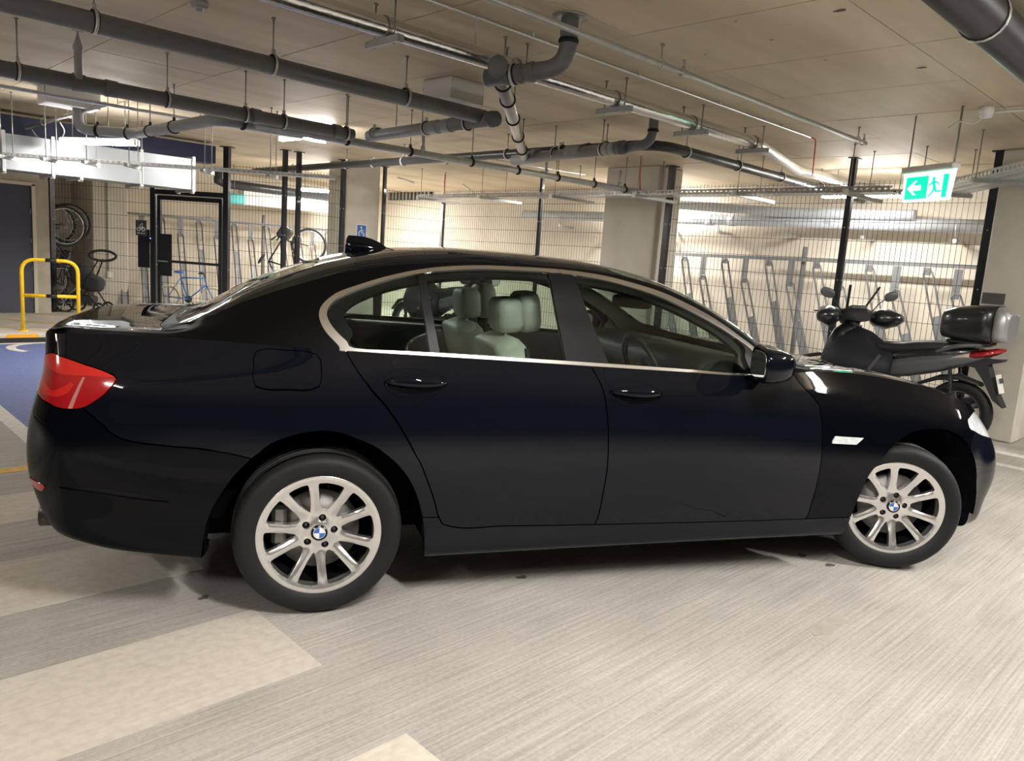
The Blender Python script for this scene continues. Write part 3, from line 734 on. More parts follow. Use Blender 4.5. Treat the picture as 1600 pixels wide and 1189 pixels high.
# ----------------------------------------------------------------- cut lines, upper body (x along the car, k from belt to centre line)
chO = [(.05, -.1), (.059, .067), (.036, .27), (.011, .476), (-.013, .833), (-.017, 1.077), (-.006, 1.293), (.025, 1.486), (.072, 1.638), (.143, 1.725), (.197, 1.78), (.306, 1.872), (.396, 1.945), (.476, 1.995), (.592, 2.045), (.708, 2.055), (.828, 2.06), (.95, 2.075), (1.038, 2.08), (1.132, 2.06), (1.259, 1.995), (1.387, 1.945), (1.519, 1.91), (1.653, 1.875), (1.787, 1.83), (1.883, 1.774), (1.98, 1.62), (2.07, 1.25), (2.12, .6), (2.13, -.1)]
chI = [(.114, .085), (.088, .25), (.062, .42), (.041, .586), (.017, .9), (.013, 1.057), (.024, 1.266), (.066, 1.478), (.142, 1.606), (.196, 1.668), (.305, 1.777), (.393, 1.833), (.473, 1.877), (.587, 1.902), (.703, 1.908), (.823, 1.91), (.95, 1.914), (1.03, 1.914), (1.123, 1.893), (1.249, 1.854), (1.378, 1.801), (1.508, 1.744), (1.641, 1.675), (1.774, 1.60), (1.871, 1.54), (1.947, 1.431), (2.03, 1.1), (2.07, .5), (2.075, .075)] + [(x, .072) for x in np.arange(1.9, .15, -.2)]
chB = [(.17, .115), (.11, .6), (.08, .95), (.085, 1.15), (.13, 1.35), (.21, 1.5), (.31, 1.60), (.43, 1.69), (.6, 1.755), (.9, 1.78), (1.1, 1.76), (1.3, 1.70), (1.5, 1.60), (1.7, 1.48), (1.84, 1.33), (1.91, 1.1), (1.925, .5), (1.925, .115)] + [(x, .11) for x in np.arange(1.75, .2, -.2)]
ws = [(2.41, 6.1), (2.385, 5), (2.32, 4), (2.235, 3.2), (2.14, 2.72), (2.0, 2.55), (1.7, 2.5), (1.45, 2.55), (1.36, 2.9), (1.335, 3.5), (1.32, 5), (1.315, 6.1)]
rw = [(-.605, 6.1), (-.595, 5), (-.565, 4), (-.52, 3.1), (-.45, 2.66), (-.2, 2.56), (.0, 2.6), (.10, 2.9), (.145, 3.6), (.165, 5), (.17, 6.1)]
GU = (.0022, .016)
linesU = [(chO, False, None), (chI, True, None), (chB, True, None), (ws, False, None), (rw, False, None),
 ([(1.44, 2.56), (1.2, 2.5), (.6, 2.48), (.2, 2.52), (.02, 2.62)], False, (.002, .012)),
 ([(2.30, -.1), (2.34, .8), (2.40, 2.5), (2.44, 4), (2.46, 6.1)], False, GU),
 ([(2.1, 2.68), (2.25, 2.2), (2.31, 1.6), (2.325, .9)], False, None),
 ([(-.64, 6.1), (-.635, 4), (-.61, 2.4), (-.64, 1.6), (-.74, 1.2), (-.9, 1.05), (-1.0, .9), (-1.035, .5), (-1.02, -.1)], False, GU),
 ([(.389, 1.86), (.404, .9), (.421, .05)], False, None), ([(.42, 1.88), (.44, .9), (.462, .05)], False, None),
 ([(.982, 1.95), (1.0, .9), (1.024, .05)], False, None), ([(1.097, 1.93), (1.16, .95), (1.229, .05)], False, None),
 ([(1.90, 1.56), (1.947, 1.40), (1.96, .709), (1.986, .05)], False, None),
 ([(1.034, 2.12), (1.048, 1.88)], False, (.0016, .01)),
]
ux = list(np.arange(-1.07, 3.72, .035))
g = [(x, k) for x in ux for k in np.arange(0, 6.01, .2)]
border = [(x, 0) for x in ux] + [(ux[-1], k) for k in np.arange(.2, 6.01, .2)] + [(x, 6) for x in ux[-2::-1]] + [(ux[0], k) for k in np.arange(5.8, .1, -.2)]
vU, tU, rU, cU = cut_patch(g, border, linesU, .05)
def region(c, r, p, sc=(1, 1)):
    d = (((c - np.array(p)) / np.array(sc)) ** 2).sum(1); d[r < 0] = 1e9; return int(r[d.argmin()])
def RL(*ps): s = {region(cL, rL, p) for p in ps}; return [(evalL, vL, [f for f, r in zip(tL, rL) if r in s])]
def RU(*ps): s = {region(cU, rU, p, (.2, 1)) for p in ps}; return [(evalU, vU, [f for f, r in zip(tU, rU) if r in s])]
_cho = [tuple(p) for p in smooth_line(chO, .05)]; _chi = [tuple(p) for p in smooth_line(chI, .05, True)]
CHROME = [(evalU, vU, [f for f, r, c in zip(tU, rU, cU) if r != -1 and in_poly(c, _cho) and not in_poly(c, _chi)])]
_chb = [tuple(p) for p in smooth_line(chB, .05, True)]
BAND = [(evalU, vU, [f for f, r, c in zip(tU, rU, cU) if r != -1 and in_poly(c, _chi) and not in_poly(c, _chb)])]
SEED = dict(front_bumper=RL((2.5, 2.5)), bonnet_nose=RL((.2, 5.95), (2.2, 5.9)), front_wing=RL((7.5, 5.3)), front_door=RL((13, 4)), rear_door=RL((17, 4)),
            sill=RL((14, 1.3)), rear_quarter=RL((23.2, 4.8)), rear_bumper=RL((25, 2.2)), boot_face=RL((29, 5.2)),
            bonnet=RU((3, 3)), roof_panel=RU((.7, 4)), boot_lid=RU((-.85, 4)), side_frame=RU((-.25, 1.2)))
def build_side(side):
    far = side > 0
    def P(name, parts, m, parent=car, **k): return panel_mesh(name, parts, m, parent, side, **k)
    wing = P('front_wing', SEED['front_wing'], M_PAINT, flange=.045); fd = P('front_door', SEED['front_door'], M_PAINT); rd = P('rear_door', SEED['rear_door'], M_PAINT)
    P('sill', SEED['sill'], M_PAINT, flange=.04); rq = P('rear_quarter', SEED['rear_quarter'], M_PAINT, flange=.045); P('side_frame', SEED['side_frame'], M_PAINT)
    P('fuel_flap', RL((21.7, 5.3)), M_PAINT, rq) if not far else None
    if not far: rq['label'] = 'rear quarter panel with the fuel flap'
    hl = P('head_lamp', RL((3.7, 5.2)), M_LAMPW, off=-.004); tl = P('tail_lamp', RL((24.95, 4.812), (26.8, 4.552)), M_REDL, off=.003)
    P('lamp_band', RL((25.6, 5.15)), M_REDB, tl, off=.003); P('lamp_guide', RL((25.95, 4.645)), M_REDB, tl, off=.0035)
    P('lamp_well', RL((26.1, 4.863)), M_REDD, tl, off=.002); P('lamp_rib', RL((25.415, 4.661)), mat('lamp_rib', (.50, .20, .19), .25, coat=.6), tl, off=.004)
    P('bumper_groove', RL((24.7, 2.80)), M_TRIM, off=-.007)
    P('side_repeater', RL((10.0, 4.272)), M_LAMPW, wing, off=.005); P('reflector', RL((26.7, 2.585)), M_REDL, off=.003)
    P('window_trim', CHROME, M_CHROME, off=.006, flange=.01)
    P('quarter_window', RU((.25, .9), (.04, 1.)), M_CARGLASS, rd, flange=0); P('door_window', RU((.7, 1.), (.7, 1.84)), M_CARGLASS, rd, flange=0)
    P('door_window', RU((1.5, 1.), (1.5, 1.68)), M_CARGLASS, fd, flange=0)
    P('window_frame', BAND, M_TRIM, off=-.012, flange=.02)
    P('pillar_trim', RU((.425, .9), (.415, 1.80), (.44, .09)), M_TRIM, rd, off=.003); P('pillar_trim', RU((1.08, 1.), (1.05, 1.85), (1.12, .09)), M_TRIM, off=.003)
    P('mirror_base', RU((2.02, .6)), M_TRIM, fd, off=.003)
    P('kidney_grille', RL((.6, 5.)), M_TRIM, off=-.01)
    return fd, rd
def both(name, parts, m, **k):
    """a panel that spans the centre line: both halves in one mesh"""
    a = panel_mesh(name, parts, m, car, -1, **k); b = panel_mesh(name, parts, m, None, 1, **k)
    bm = bmesh.new(); bm.from_mesh(a.data); bm.from_mesh(b.data)
    mid = [v for v in bm.verts if abs(v.co.y) < 1e-4]
    na = [tuple(v.vector) for v in a.data.corner_normals]; nb_ = [tuple(v.vector) for v in b.data.corner_normals]
    bm.to_mesh(a.data); bm.free(); D.objects.remove(b)
    a.data.normals_split_custom_set(na + nb_); return a
NEAR = build_side(-1); FAR = build_side(1)
both('front_bumper', SEED['front_bumper'] + SEED['bonnet_nose'], M_PAINT, flange=.04); both('rear_bumper', SEED['rear_bumper'], M_PAINT, flange=.04)
both('bonnet', SEED['bonnet'], M_PAINT); both('roof_panel', SEED['roof_panel'], M_PAINT); both('boot_lid', SEED['boot_lid'] + SEED['boot_face'], M_PAINT)
both('windscreen', RU((1.8, 4)), M_CARGLASS, flange=0); both('rear_window', RU((-.2, 4)), M_CARGLASS, flange=0)
both('scuttle_panel', RU((2.40, 4.5)), M_TRIM)
# dark shell behind the panels so that the shut lines read dark
_glassU = {region(cU, rU, p, (.2, 1)) for p in ((.25, .9), (.7, 1.), (1.5, 1.), (1.8, 4), (-.2, 4), (.04, 1.), (.7, 1.84), (1.5, 1.68))}
_archL = {region(cL, rL, p) for p in ((7, 2), (21, 2))}
both('inner_body', [(evalL, vL, [f for f, r in zip(tL, rL) if r not in _archL])], M_DARK, off=-.016, flange=0)
both('headlining', [(evalU, vU, [f for f, r in zip(tU, rU) if r not in _glassU])], M_HEADL, off=-.018, flange=0)
# floor pan and wheel housings
fp = MB(); fp.box((1.2, 0, .25), (4.2, 1.0, .07)); fp.box((1.35, 0, .25), (1.75, 1.66, .07)); fp.box((-.62, 0, .38), (.7, 1.2, .12)); fp.box((3.35, 0, .3), (.6, 1.0, .12))
fp.build('floor_pan', M_DARK, car)
for s in (-1, 1):
    for cx, r in ((0, .432), (3.03, .44)):
        w = MB(); A = [(cx + r * math.cos(a), .335 + r * math.sin(a)) for a in np.linspace(-.12, PI + .12, 25)]
        vs = [(x, s * .895, z) for x, z in A] + [(x, s * .48, z) for x, z in A]; n = len(A)
        w.add(vs, [(i, i + 1, i + 1 + n, i + n) for i in range(n - 1)] + [tuple(range(n, 2 * n))], False)
        w.build('wheel_housing', M_DARK, car)
for y in (-.52, .52): MB().tube([(-1.0, y, .33), (-1.07, y, .33)], .042, 16).build('exhaust_tip', M_DARKBOLT, car)

# ----------------------------------------------------------------- door handles, mirrors, aerial
def on_body(t, k):
    p, n = evalL([(t, k)]); p = p[0]; n = n[0]; return Vector((p[0], -p[1], p[2])), Vector((n[0], -n[1], n[2]))
def handle(t0, t1, k, parent, side):
    a, na = on_body(t0, k); b, nb2 = on_body(t1, k); c = (a + b) / 2; nrm = (na + nb2).normalized(); ax = (b - a).normalized(); up = nrm.cross(ax).normalized()
    if up.z < 0: up = -up
    L = (b - a).length
    def mk(pts): return [Vector((p.x, p.y * (1 if side < 0 else -1), p.z)) for p in pts]
    cup = MB(); R = []
    for rr, dep in ((1.0, .0015), (.93, -.004), (.7, -.02), (.35, -.026)):
        ring_ = []
        for i in range(28):
            q = 2 * PI * i / 28; ring_.append(c + ax * (math.cos(q) * L / 2 * rr) + up * (math.sin(q) * .057 * rr * (1 - .18 * math.cos(q))) + nrm * dep)
        R.append(mk(ring_))
    cup.loft(R, caps=False); cup.f.append(tuple(range(84, 112))); cup.sm.append(True)
    cup.build('handle_recess', M_TRIM, parent)
    bar_ = MB(); rings = []
    for i in range(11):
        s = i / 10; x = (s - .5) * L * 1.02; bulge = .012 + .032 * math.sin(PI * min(max((s * 1.08 - .04), 0), 1)) ** .6; hh = .006 + .017 * math.sin(PI * s) ** .7
        o = c + ax * x + nrm * bulge
        rings.append(mk([o + up * (hh * math.cos(q)) + nrm * (.011 * math.sin(q)) for q in np.linspace(0, 2 * PI, 12, endpoint=False)]))
    bar_.loft(rings); bar_.build('door_handle', M_PAINT, parent)
for s, (fd_, rd_) in ((-1, NEAR), (1, FAR)):
    handle(15.69, 14.71, 5.021, fd_, s); handle(19.81, 18.67, 5.061, rd_, s)
    # wing mirror
    def mir(p): return (p[0], p[1] * (-s), p[2])
    mb = MB(); rings = []
    for x, sc, sk in ((1.895, .90, .32), (1.90, .98, .32), (1.93, 1.0, .30), (1.97, .97, .22), (2.01, .86, .12), (2.04, .62, .05), (2.055, .30, 0)):
        r_ = []
        for q in np.linspace(0, 2 * PI, 24, endpoint=False):
            cq, sq = math.cos(q), math.sin(q); e = .55
            dy_ = -.118 * sc * abs(cq) ** e * (1 if cq > 0 else -1); r_.append(mir((x + sk * dy_, -1.005 + dy_, 1.088 + .078 * sc * abs(sq) ** e * (1 if sq > 0 else -1) + (.01 if cq < 0 else 0))))
        rings.append(r_)
    mb.loft(rings); mh = mb.build('wing_mirror', M_PAINT, fd_)
    gl = MB(); gl.loft([[mir((1.8935 - .32 * .10 * abs(math.cos(q)) ** .55 * (1 if math.cos(q) > 0 else -1), -1.005 - .10 * abs(math.cos(q)) ** .55 * (1 if math.cos(q) > 0 else -1), 1.09 + .063 * abs(math.sin(q)) ** .55 * (1 if math.sin(q) > 0 else -1))) for q in np.linspace(0, 2 * PI, 24, endpoint=False)],
                       [mir((1.890 - .32 * .097 * abs(math.cos(q)) ** .55 * (1 if math.cos(q) > 0 else -1), -1.005 - .097 * abs(math.cos(q)) ** .55 * (1 if math.cos(q) > 0 else -1), 1.09 + .060 * abs(math.sin(q)) ** .55 * (1 if math.sin(q) > 0 else -1))) for q in np.linspace(0, 2 * PI, 24, endpoint=False)]])
    gl.build('mirror_glass', mat('mirror', (.75, .77, .78), .02, 1.), fd_)
    MB().loft([[mir((x, y, z)) for x, z in ((1.93, 1.01), (2.05, 1.01), (2.04, 1.05), (1.95, 1.05))] for y in (-.84, -.90, -.95)]).build('mirror_arm', M_PAINT, fd_)
fin = MB(); R = []
for zz, x0, x1, w in ((1.455, .15, .395, .030), (1.492, .152, .36, .026), (1.515, .155, .325, .018), (1.532, .16, .28, .010), (1.541, .166, .235, .004)):
    R.append([((x0 + x1) / 2 + (x1 - x0) / 2 * math.cos(q), w * math.sin(q), zz) for q in np.linspace(0, 2 * PI, 20, endpoint=False)])
fin.loft(R).build('roof_aerial', M_PAINT, car)

# ----------------------------------------------------------------- wheels
TR, RR = .338, .246
def rim_face():
    bolts = [math.radians(78.5 + 72 * i) for i in range(5)]
    wins = []
    def P(r, a): return (r * math.cos(a), r * math.sin(a))
    rd = math.radians
    for b in bolts:
        def ha(r, hw, g_): return rd(g_) - math.asin(hw / r)
        w = [P(.090, b + rd(x)) for x in (-3.5, 0, 3.5)]
        L_ = [(.096, ha(.096, .0200, 19.5)), (.125, ha(.125, .0165, 19.5)), (.16, ha(.16, .0170, 19.5)), (.198, ha(.198, .0185, 19.5)), (.211, ha(.211, .0205, 19.5)), (.2155, ha(.2155, .026, 19.5))]
        w += [P(r, b + a) for r, a in L_] + [P(.2168, b + rd(6)), P(.2172, b), P(.2168, b - rd(6))] + [P(r, b - a) for r, a in L_[::-1]]
        wins.append(w)
        c = b + rd(36)
        L2 = [(.098, ha(.098, .0225, 16.5)), (.125, ha(.125, .0185, 16.5)), (.16, ha(.16, .0175, 16.5)), (.198, ha(.198, .0185, 16.5)), (.211, ha(.211, .0205, 16.5)), (.2155, ha(.2155, .026, 16.5))]
        w = [P(.090, c)] + [P(r, c + a) for r, a in L2] + [P(.2168, c + rd(4)), P(.2168, c - rd(4))] + [P(r, c - a) for r, a in L2[::-1]]
        wins.append(w)
    holes = [[P(1, 0) for _ in ()] for _ in ()]
    for b in bolts: wins.append([(.060 * math.cos(b) + .0148 * math.cos(q), .060 * math.sin(b) + .0148 * math.sin(q)) for q in np.linspace(0, 2 * PI, 14, endpoint=False)])
    pts = [(r * math.cos(a), r * math.sin(a)) for r in (.034, .046, .075, .09, .105, .125, .145, .165, .185, .2, .2185, .226, .234) for a in np.linspace(0, 2 * PI, 90, endpoint=False)]
    V = [p for p in pts]; E = []
    def chain(q): b_ = len(V); V.extend(q); E.extend((b_ + i, b_ + (i + 1) % len(q)) for i in range(len(q)))
    ext = [(.2405 * math.cos(a), .2405 * math.sin(a)) for a in np.linspace(0, 2 * PI, 90, endpoint=False)]
    chain(ext)
    for w in wins: chain(w)
    r = delaunay_2d_cdt([Vector(p) for p in V], E, [], 1, 1e-6)
    vs = [(p.x, p.y) for p in r[0]]
    T = []
    for f in r[2]:
        c = (sum(vs[i][0] for i in f) / 3, sum(vs[i][1] for i in f) / 3)
        if math.hypot(*c) > .2405 or any(in_poly(c, w) for w in wins): continue
        T.append(tuple(f))
    prof = tab("0 .034 .040 .034 .052 .040 .075 .044 .10 .034 .14 .019 .18 .008 .205 .004 .219 .005 .228 .001 .2405 0")
    # depth: raised rib along each spoke centre line
    dirs = [b + rd(s * 19.5) for b in bolts for s in (-1, 1)]
    def depth(x, y):
        rr = math.hypot(x, y); d = float(prof(rr)); a = math.atan2(y, x)
        if .078 < rr < .216:
            off = min(abs(rr * math.sin((a - q + PI) % (2 * PI) - PI)) if abs((a - q + PI) % (2 * PI) - PI) < 1 else 9 for q in dirs)
            d += .0075 * min(off / .018, 1.3) ** 1.5 * min((rr - .078) / .03, 1) * min((.216 - rr) / .012, 1)
        return d
    used = sorted({i for f in T for i in f}); mp = {u: k for k, u in enumerate(used)}
    P3 = [(vs[i][0], depth(*vs[i]), vs[i][1]) for i in used]
    F = [tuple(mp[i] for i in f) for f in T]
    cnt = {}
    for f in F:
        for a, b in ((f[0], f[1]), (f[1], f[2]), (f[2], f[0])): k = (min(a, b), max(a, b)); cnt[k] = cnt.get(k, 0) + 1
    out = list(P3); ids = {}; F2 = list(F)
    for (a, b), c in cnt.items():
        if c != 1: continue
        for q in (a, b):
            if q not in ids: ids[q] = len(out); x, y, z = P3[q]; out.append((x, y, z)); out.append((x * (1 if math.hypot(x, z) > .2 else 1), y + .028, z))
        F2.append((ids[a], ids[b], ids[b] + 1, ids[a] + 1))
    me = D.meshes.new('alloy_face'); me.from_pydata(out, [], F2); me.update()
    bm = bmesh.new(); bm.from_mesh(me); bmesh.ops.recalc_face_normals(bm, faces=bm.faces); bm.to_mesh(me); bm.free()
    me.polygons.foreach_set('use_smooth', [len(p.vertices) == 3 for p in me.polygons]); return me
ME_FACE = rim_face()
def roundel(parent, r=.033, y=.0285):
    disc = MB(); disc.lathe([(r, .004), (r, -.001), (r - .002, -.003), (0.001, -.0035)], (0, y, 0), (0, 1, 0), 32); cap = disc.build('centre_cap', M_TRIM, parent)
    for q, m_ in enumerate((M_LBLUE, M_LWHITE, M_LBLUE, M_LWHITE)):
        a0 = PI / 2 * q + PI / 2; ns = 10
        vs = [(0, y - .0042, 0)] + [(r * .66 * math.cos(a0 + PI / 2 * i / ns), y - .0042, r * .66 * math.sin(a0 + PI / 2 * i / ns)) for i in range(ns + 1)]
        me = D.meshes.new('roundel_quarter'); me.from_pydata(vs, [], [(0, i + 1, i + 2) for i in range(ns)]); link('roundel_quarter', me, m_, cap, smooth=False)
    rg = MB(); rg.lathe([(r * .66, 0), (r * .70, -.0008), (r * .74, 0)], (0, y - .004, 0), (0, 1, 0), 32); rg.build('roundel_ring', M_CHROME, cap)
    for ch, a in (('B', 2.35), ('M', PI / 2), ('W', .79)):
        me = text_mesh(ch, r * .36); o = link('roundel_letter', me, M_LWHITE, cap, smooth=False)
        o.matrix_local = Matrix.Translation((r * .85 * math.cos(a), y - .0045, r * .85 * math.sin(a))) @ Matrix.Rotation(-(a - PI / 2), 4, 'Y') @ Matrix.Rotation(PI / 2, 4, 'X')
def make_wheel():
    """local: axle along +y, outer side towards -y, outer rim edge at y = 0"""
    w = empty('wheel'); w.parent = car
    t = MB(); prof = [(.238, .012), (.243, .002), (.252, -.006), (.272, -.014), (.296, -.016), (.314, -.010), (.3255, .004), (.332, .020), (.3355, .040)]
    mir_ = [(r, .215 - y) for r, y in prof[::-1]]
    mid = []
    for y0 in (.066, .104, .142): mid += [(.3375, y0 - .005), (.330, y0 - .004), (.330, y0 + .004), (.3378, y0 + .005)]
    t.lathe(prof + [(.326, .045), (.326, .17)] + mir_ + [(.235, .205), (.235, .015)], (0, 0, 0), (0, 1, 0), 96, closed=True); ty = t.build('tyre', M_TYRE, w)
    td = MB(); td.lathe([prof[-2], prof[-1]] + mid + mir_[:2], (0, 0, 0), (0, 1, 0), 96); td.build('tread', mat('lit_tread', (.055, .055, .056), .8, bump=.15, bscale=120), ty)  # paler tread colour stands in for the light falling on it
    sp = MB()
    for i in range(72):
        a = 2 * PI * i / 72; R_ = Matrix.Rotation(-a, 3, 'Y')
        for (r, y, hy, rr) in ((.3310, .037, .018, .008), ):
            sp.box(R_ @ Vector((r, y, 0)), (rr, hy, .0028), R_)
    sp.build('tread_sipes', M_DARK, ty)['kind'] = 'stuff'
    link('alloy_face', ME_FACE, M_SILVER, w, smooth=False)
    b = MB(); b.lathe([(.2405, 0), (.2455, -.002), (.2475, .004), (.2440, .014), (.2330, .018), (.2260, .030), (.2150, .05), (.2130, .19), (.232, .20)], (0, 0, 0), (0, 1, 0), 72); b.build('rim_barrel', M_SILVER, w)
    ib = MB(); ib.lathe([(.2125, .045), (.2105, .19), (.06, .19)], (0, 0, 0), (0, 1, 0), 48); ib.build('rim_back', M_DARK, w)
    d = MB(); d.lathe([(.05, .085), (.165, .085), (.165, .108), (.05, .108)], (0, 0, 0), (0, 1, 0), 48); d.build('brake_disc', M_DISC, w)
    hb = MB(); hb.lathe([(.0, .060), (.072, .060), (.080, .068), (.080, .085)], (0, 0, 0), (0, 1, 0), 32); hb.build('hub', M_DARK, w)
    for i in range(5):
        a = math.radians(78.5 + 72 * i); o = (.060 * math.cos(a), 0, .060 * math.sin(a)); q = MB()
        q.lathe([(.0, .048), (.0075, .048), (.0085, .052), (.0085, .066)], o, (0, 1, 0), 6); q.build('wheel_bolt', M_DARKBOLT, w)
    roundel(w)
    va = MB(); va.tube([(.206 * math.cos(1.42), .03, .206 * math.sin(1.42)), (.196 * math.cos(1.42), .012, .196 * math.sin(1.42))], .004, 8); va.build('tyre_valve', M_DARK, w)
    return w
wh = make_wheel(); wh.location = (0, -.898, .335)
w2 = dup(wh, car); w2.location = (0, .898, .335); w2.rotation_euler = (0, 0, PI)
ST = math.radians(-24.5); n_ = Vector((math.sin(ST), -math.cos(ST), 0))
w3 = dup(wh, car); w3.location = Vector((2.968, -.80, .335)) + n_ * .098; w3.rotation_euler = (0, 0, ST)
w4 = dup(wh, car); w4.location = Vector((2.968, .80, .335)) - n_ * .098; w4.rotation_euler = (0, 0, ST + PI)
for s in (-1, 1):
    cal = MB(); cal.box((-.155, s * .80, .36), (.06, .09, .17), bev=.015); cal.build('brake_caliper', M_BARREL, car)

# ----------------------------------------------------------------- interior
def cushion(name, c, d, R, m, parent, p=.35, n=14):
    """a rounded block (super-ellipsoid)"""
    mb = MB(); vs = []; c = Vector(c); mm = n // 2 + 1
    f = lambda t: abs(t) ** p * (1 if t >= 0 else -1)
    for i in range(mm):
        th = PI * i / (mm - 1) - PI / 2
        for k in range(n):
            a = 2 * PI * k / n
            vs.append(c + R @ Vector((d[0] / 2 * f(math.cos(th)) * f(math.cos(a)), d[1] / 2 * f(math.cos(th)) * f(math.sin(a)), d[2] / 2 * f(math.sin(th)))))
    mb.add(vs, [(i * n + k, i * n + (k + 1) % n, (i + 1) * n + (k + 1) % n, (i + 1) * n + k) for i in range(mm - 1) for k in range(n)], True)
    return mb.build(name, m, parent)
def RY(a): return Matrix.Rotation(math.radians(a), 3, 'Y')
for y in (-.37, .37):
    st = empty('front_seat'); st.parent = car; st['label'] = 'pale grey leather front seat'
    cushion('seat_cushion', (1.30, y, .60), (.52, .50, .17), RY(-8), M_LEATH, st)
    cushion('seat_back', (.955, y, .82), (.17, .50, .60), RY(-20), M_LEATH, st)
    cushion('backrest_top', (.86, y, 1.035), (.13, .43, .16), RY(-20), M_LEATH, st)
    for q in (-.07, .07):
        MB().tube([(.865, y + q, 1.06), (.88, y + q, 1.17)], .007, 8).build('headrest_post', M_CHROME, st)
    cushion('headrest_rear', (.885, y, 1.215), (.13, .26, .17), RY(-6), M_LEATH, st, .45)
    cushion('headrest_front', (.985, y, 1.235), (.11, .25, .20), RY(-8), M_LEATH, st, .5)
rb_ = empty('rear_bench'); rb_.parent = car
cushion('seat_cushion', (.38, 0, .58), (.52, .92, .18), RY(-6), M_LEATH, rb_)
cushion('seat_back', (.06, 0, .80), (.18, .92, .56), RY(-24), M_LEATH, rb_)
for y in (-.30, .30): cushion('headrest', (-.02, y, 1.12), (.10, .25, .13), RY(-10), M_LEATH, rb_, .45)
MB().box((-.33, 0, 1.06), (.45, 1.2, .03)).build('parcel_shelf', M_DASH, car)
ds = MB(); R = []
for y in np.linspace(-.74, .74, 9):
    hood_ = .022 if abs(y + .37) < .22 else 0
    R.append([(2.32, y, 1.02), (2.12, y, 1.068), (1.90, y, 1.075 + hood_ * .4), (1.80, y, 1.055 + hood_), (1.755, y, 1.01), (1.80, y, .78), (1.95, y, .6), (2.3, y, .6)])
ds.loft(R).build('dashboard', M_DASH, car)
MB().prism([(1.80, 1.06), (1.835, 1.10), (2.0, 1.07)], -.08, .20).build('centre_display', M_DASH, car)
sw = MB(); c = Vector((1.66, -.37, .955)); R_ = RY(-24)
sw.tube([c + R_ @ Vector((0, .185 * math.cos(a), .185 * math.sin(a))) for a in np.linspace(0, 2 * PI, 36, endpoint=False)], .016, 8, closed=True)
for a in (0, PI, -PI / 2): sw.tube([c, c + R_ @ Vector((0, .18 * math.cos(a), .18 * math.sin(a)))], .013, 6)
sw.ball(c, .065, (.5, 1, 1), 14); sw.build('steering_wheel', M_DASH, car)
MB().tube([c + R_ @ Vector((-.008, .172 * math.cos(a), .172 * math.sin(a))) for a in np.linspace(.4, PI - .4, 16)], .003, 6).build('wheel_trim', M_CHROME, car)
im = cushion('rear_view_mirror', (1.755, .02, 1.29), (.05, .245, .075), Matrix.Rotation(.62, 3, 'Z'), M_TRIM, car, .4)
MB().tube([(1.76, .02, 1.30), (1.79, .01, 1.345), (1.83, 0, 1.355)], .012, 8).build('mirror_stalk', M_TRIM, car)
for s in (-1, 1):
    dp = MB(); dp.loft([[(x, s * .845, z0) for x, z0 in ((.55, .5), (2.05, .5), (2.05, 1.02), (.20, 1.055), (.46, .75))], [(x, s * .79, z0) for x, z0 in ((.55, .5), (2.05, .5), (2.05, 1.0), (.20, 1.035), (.46, .75))]]); dp.build('door_card', M_DASH, car)
    MB().tube([(1.10, s * .77, 1.03), (1.06, s * .67, 1.30), (1.05, s * .60, 1.40)], [.03, .03, .03], 8).build('pillar_lining', M_DASH, car)
    for sx in (1,): MB().tube(fillet([(.885, s * .78, .98), (.87, s * .76, 1.10)], .02), .012, 6).build('belt_guide', M_DASH, car)
# number plate and rear badge
npl = MB().box((-1.09, 0, .86), (.012, .52, .115)).build('number_plate', M_NUMBER, car)
# ================================================================= CEILING SERVICES
def wb(mb, name, m, root, **k):
    """world-space mesh parented to a thing's root"""
    R = Matrix.Rotation(-root.rotation_euler.z, 3, 'Z'); o = root.location
    mb.v = [tuple(R @ (Vector(p) - o)) for p in mb.v]; return mb.build(name, m, root, **k)
def ring_clamp(root, c, ax, r, m=None):
    a = MB(); a.lathe([(r, -.016), (r + .007, -.014), (r + .007, .014), (r, .016)], c, ax, 20); wb(a, 'clamp_lining', M_RUBBER, root)
    b = MB(); b.lathe([(r + .006, -.009), (r + .011, -.008), (r + .011, .008), (r + .006, .009)], c, ax, 20); b.box(Vector(c) + Vector((0, 0, r + .022)), (.02, .02, .03)); wb(b, 'pipe_clamp', m or M_ZINC, root)
def rod(root, x, y, z, r=.0055, top=H):
    a = MB(); a.tube([(x, y, z), (x, y, top)], r, 6); a.tube([(x, y, top - .012), (x, y, top)], .014, 8); wb(a, 'hanger_rod', M_STEEL, root)
def coupling(root, c, ax, r, L=.07, m=None):
    a = MB(); a.lathe([(r, -L / 2), (r + .006, -L / 2 + .004), (r + .008, -L / 2 + .014), (r + .006, -L / 2 + .024), (r + .005, L / 2 - .006), (r, L / 2)], c, ax, 24); return wb(a, 'coupling', m, root)
def endcap(root, c, ax, r, m, d=.05):
    a = MB(); a.lathe([(r, 0), (r + .008, .003), (r + .008, d * .5), (r + .004, d * .55), (r + .004, d), (r * .9, d + .004), (.001, d + .004)], c, ax, 28); wb(a, 'end_cap', m, root)
def pipe(name, pts, r, m, label, fil=.1, n=20, cat='pipe', group=None):
    p0 = Vector(pts[0]); t = empty(name, p0, 0, label, cat, group); wb(MB().tube(fillet(pts, fil), r, n), 'pipe_run', m, t); return t
X = Vector((1, 0, 0)); Y = Vector((0, 1, 0)); Z = Vector((0, 0, 1))

# grey drain pipe nearest the camera, crossing the upper left
t = pipe('drain_pipe', [(-4.5, 1.415, 2.60), (2.30, 1.415, 2.585)], .056, M_GREYPVC, 'thick dark grey drain pipe hung nearest the ceiling edge, ending in a capped tee')
for u in (-2.6, -1.58, -.56, .48, 1.52): ring_clamp(t, (u, 1.415, 2.597), X, .056); rod(t, u, 1.415, 2.68)
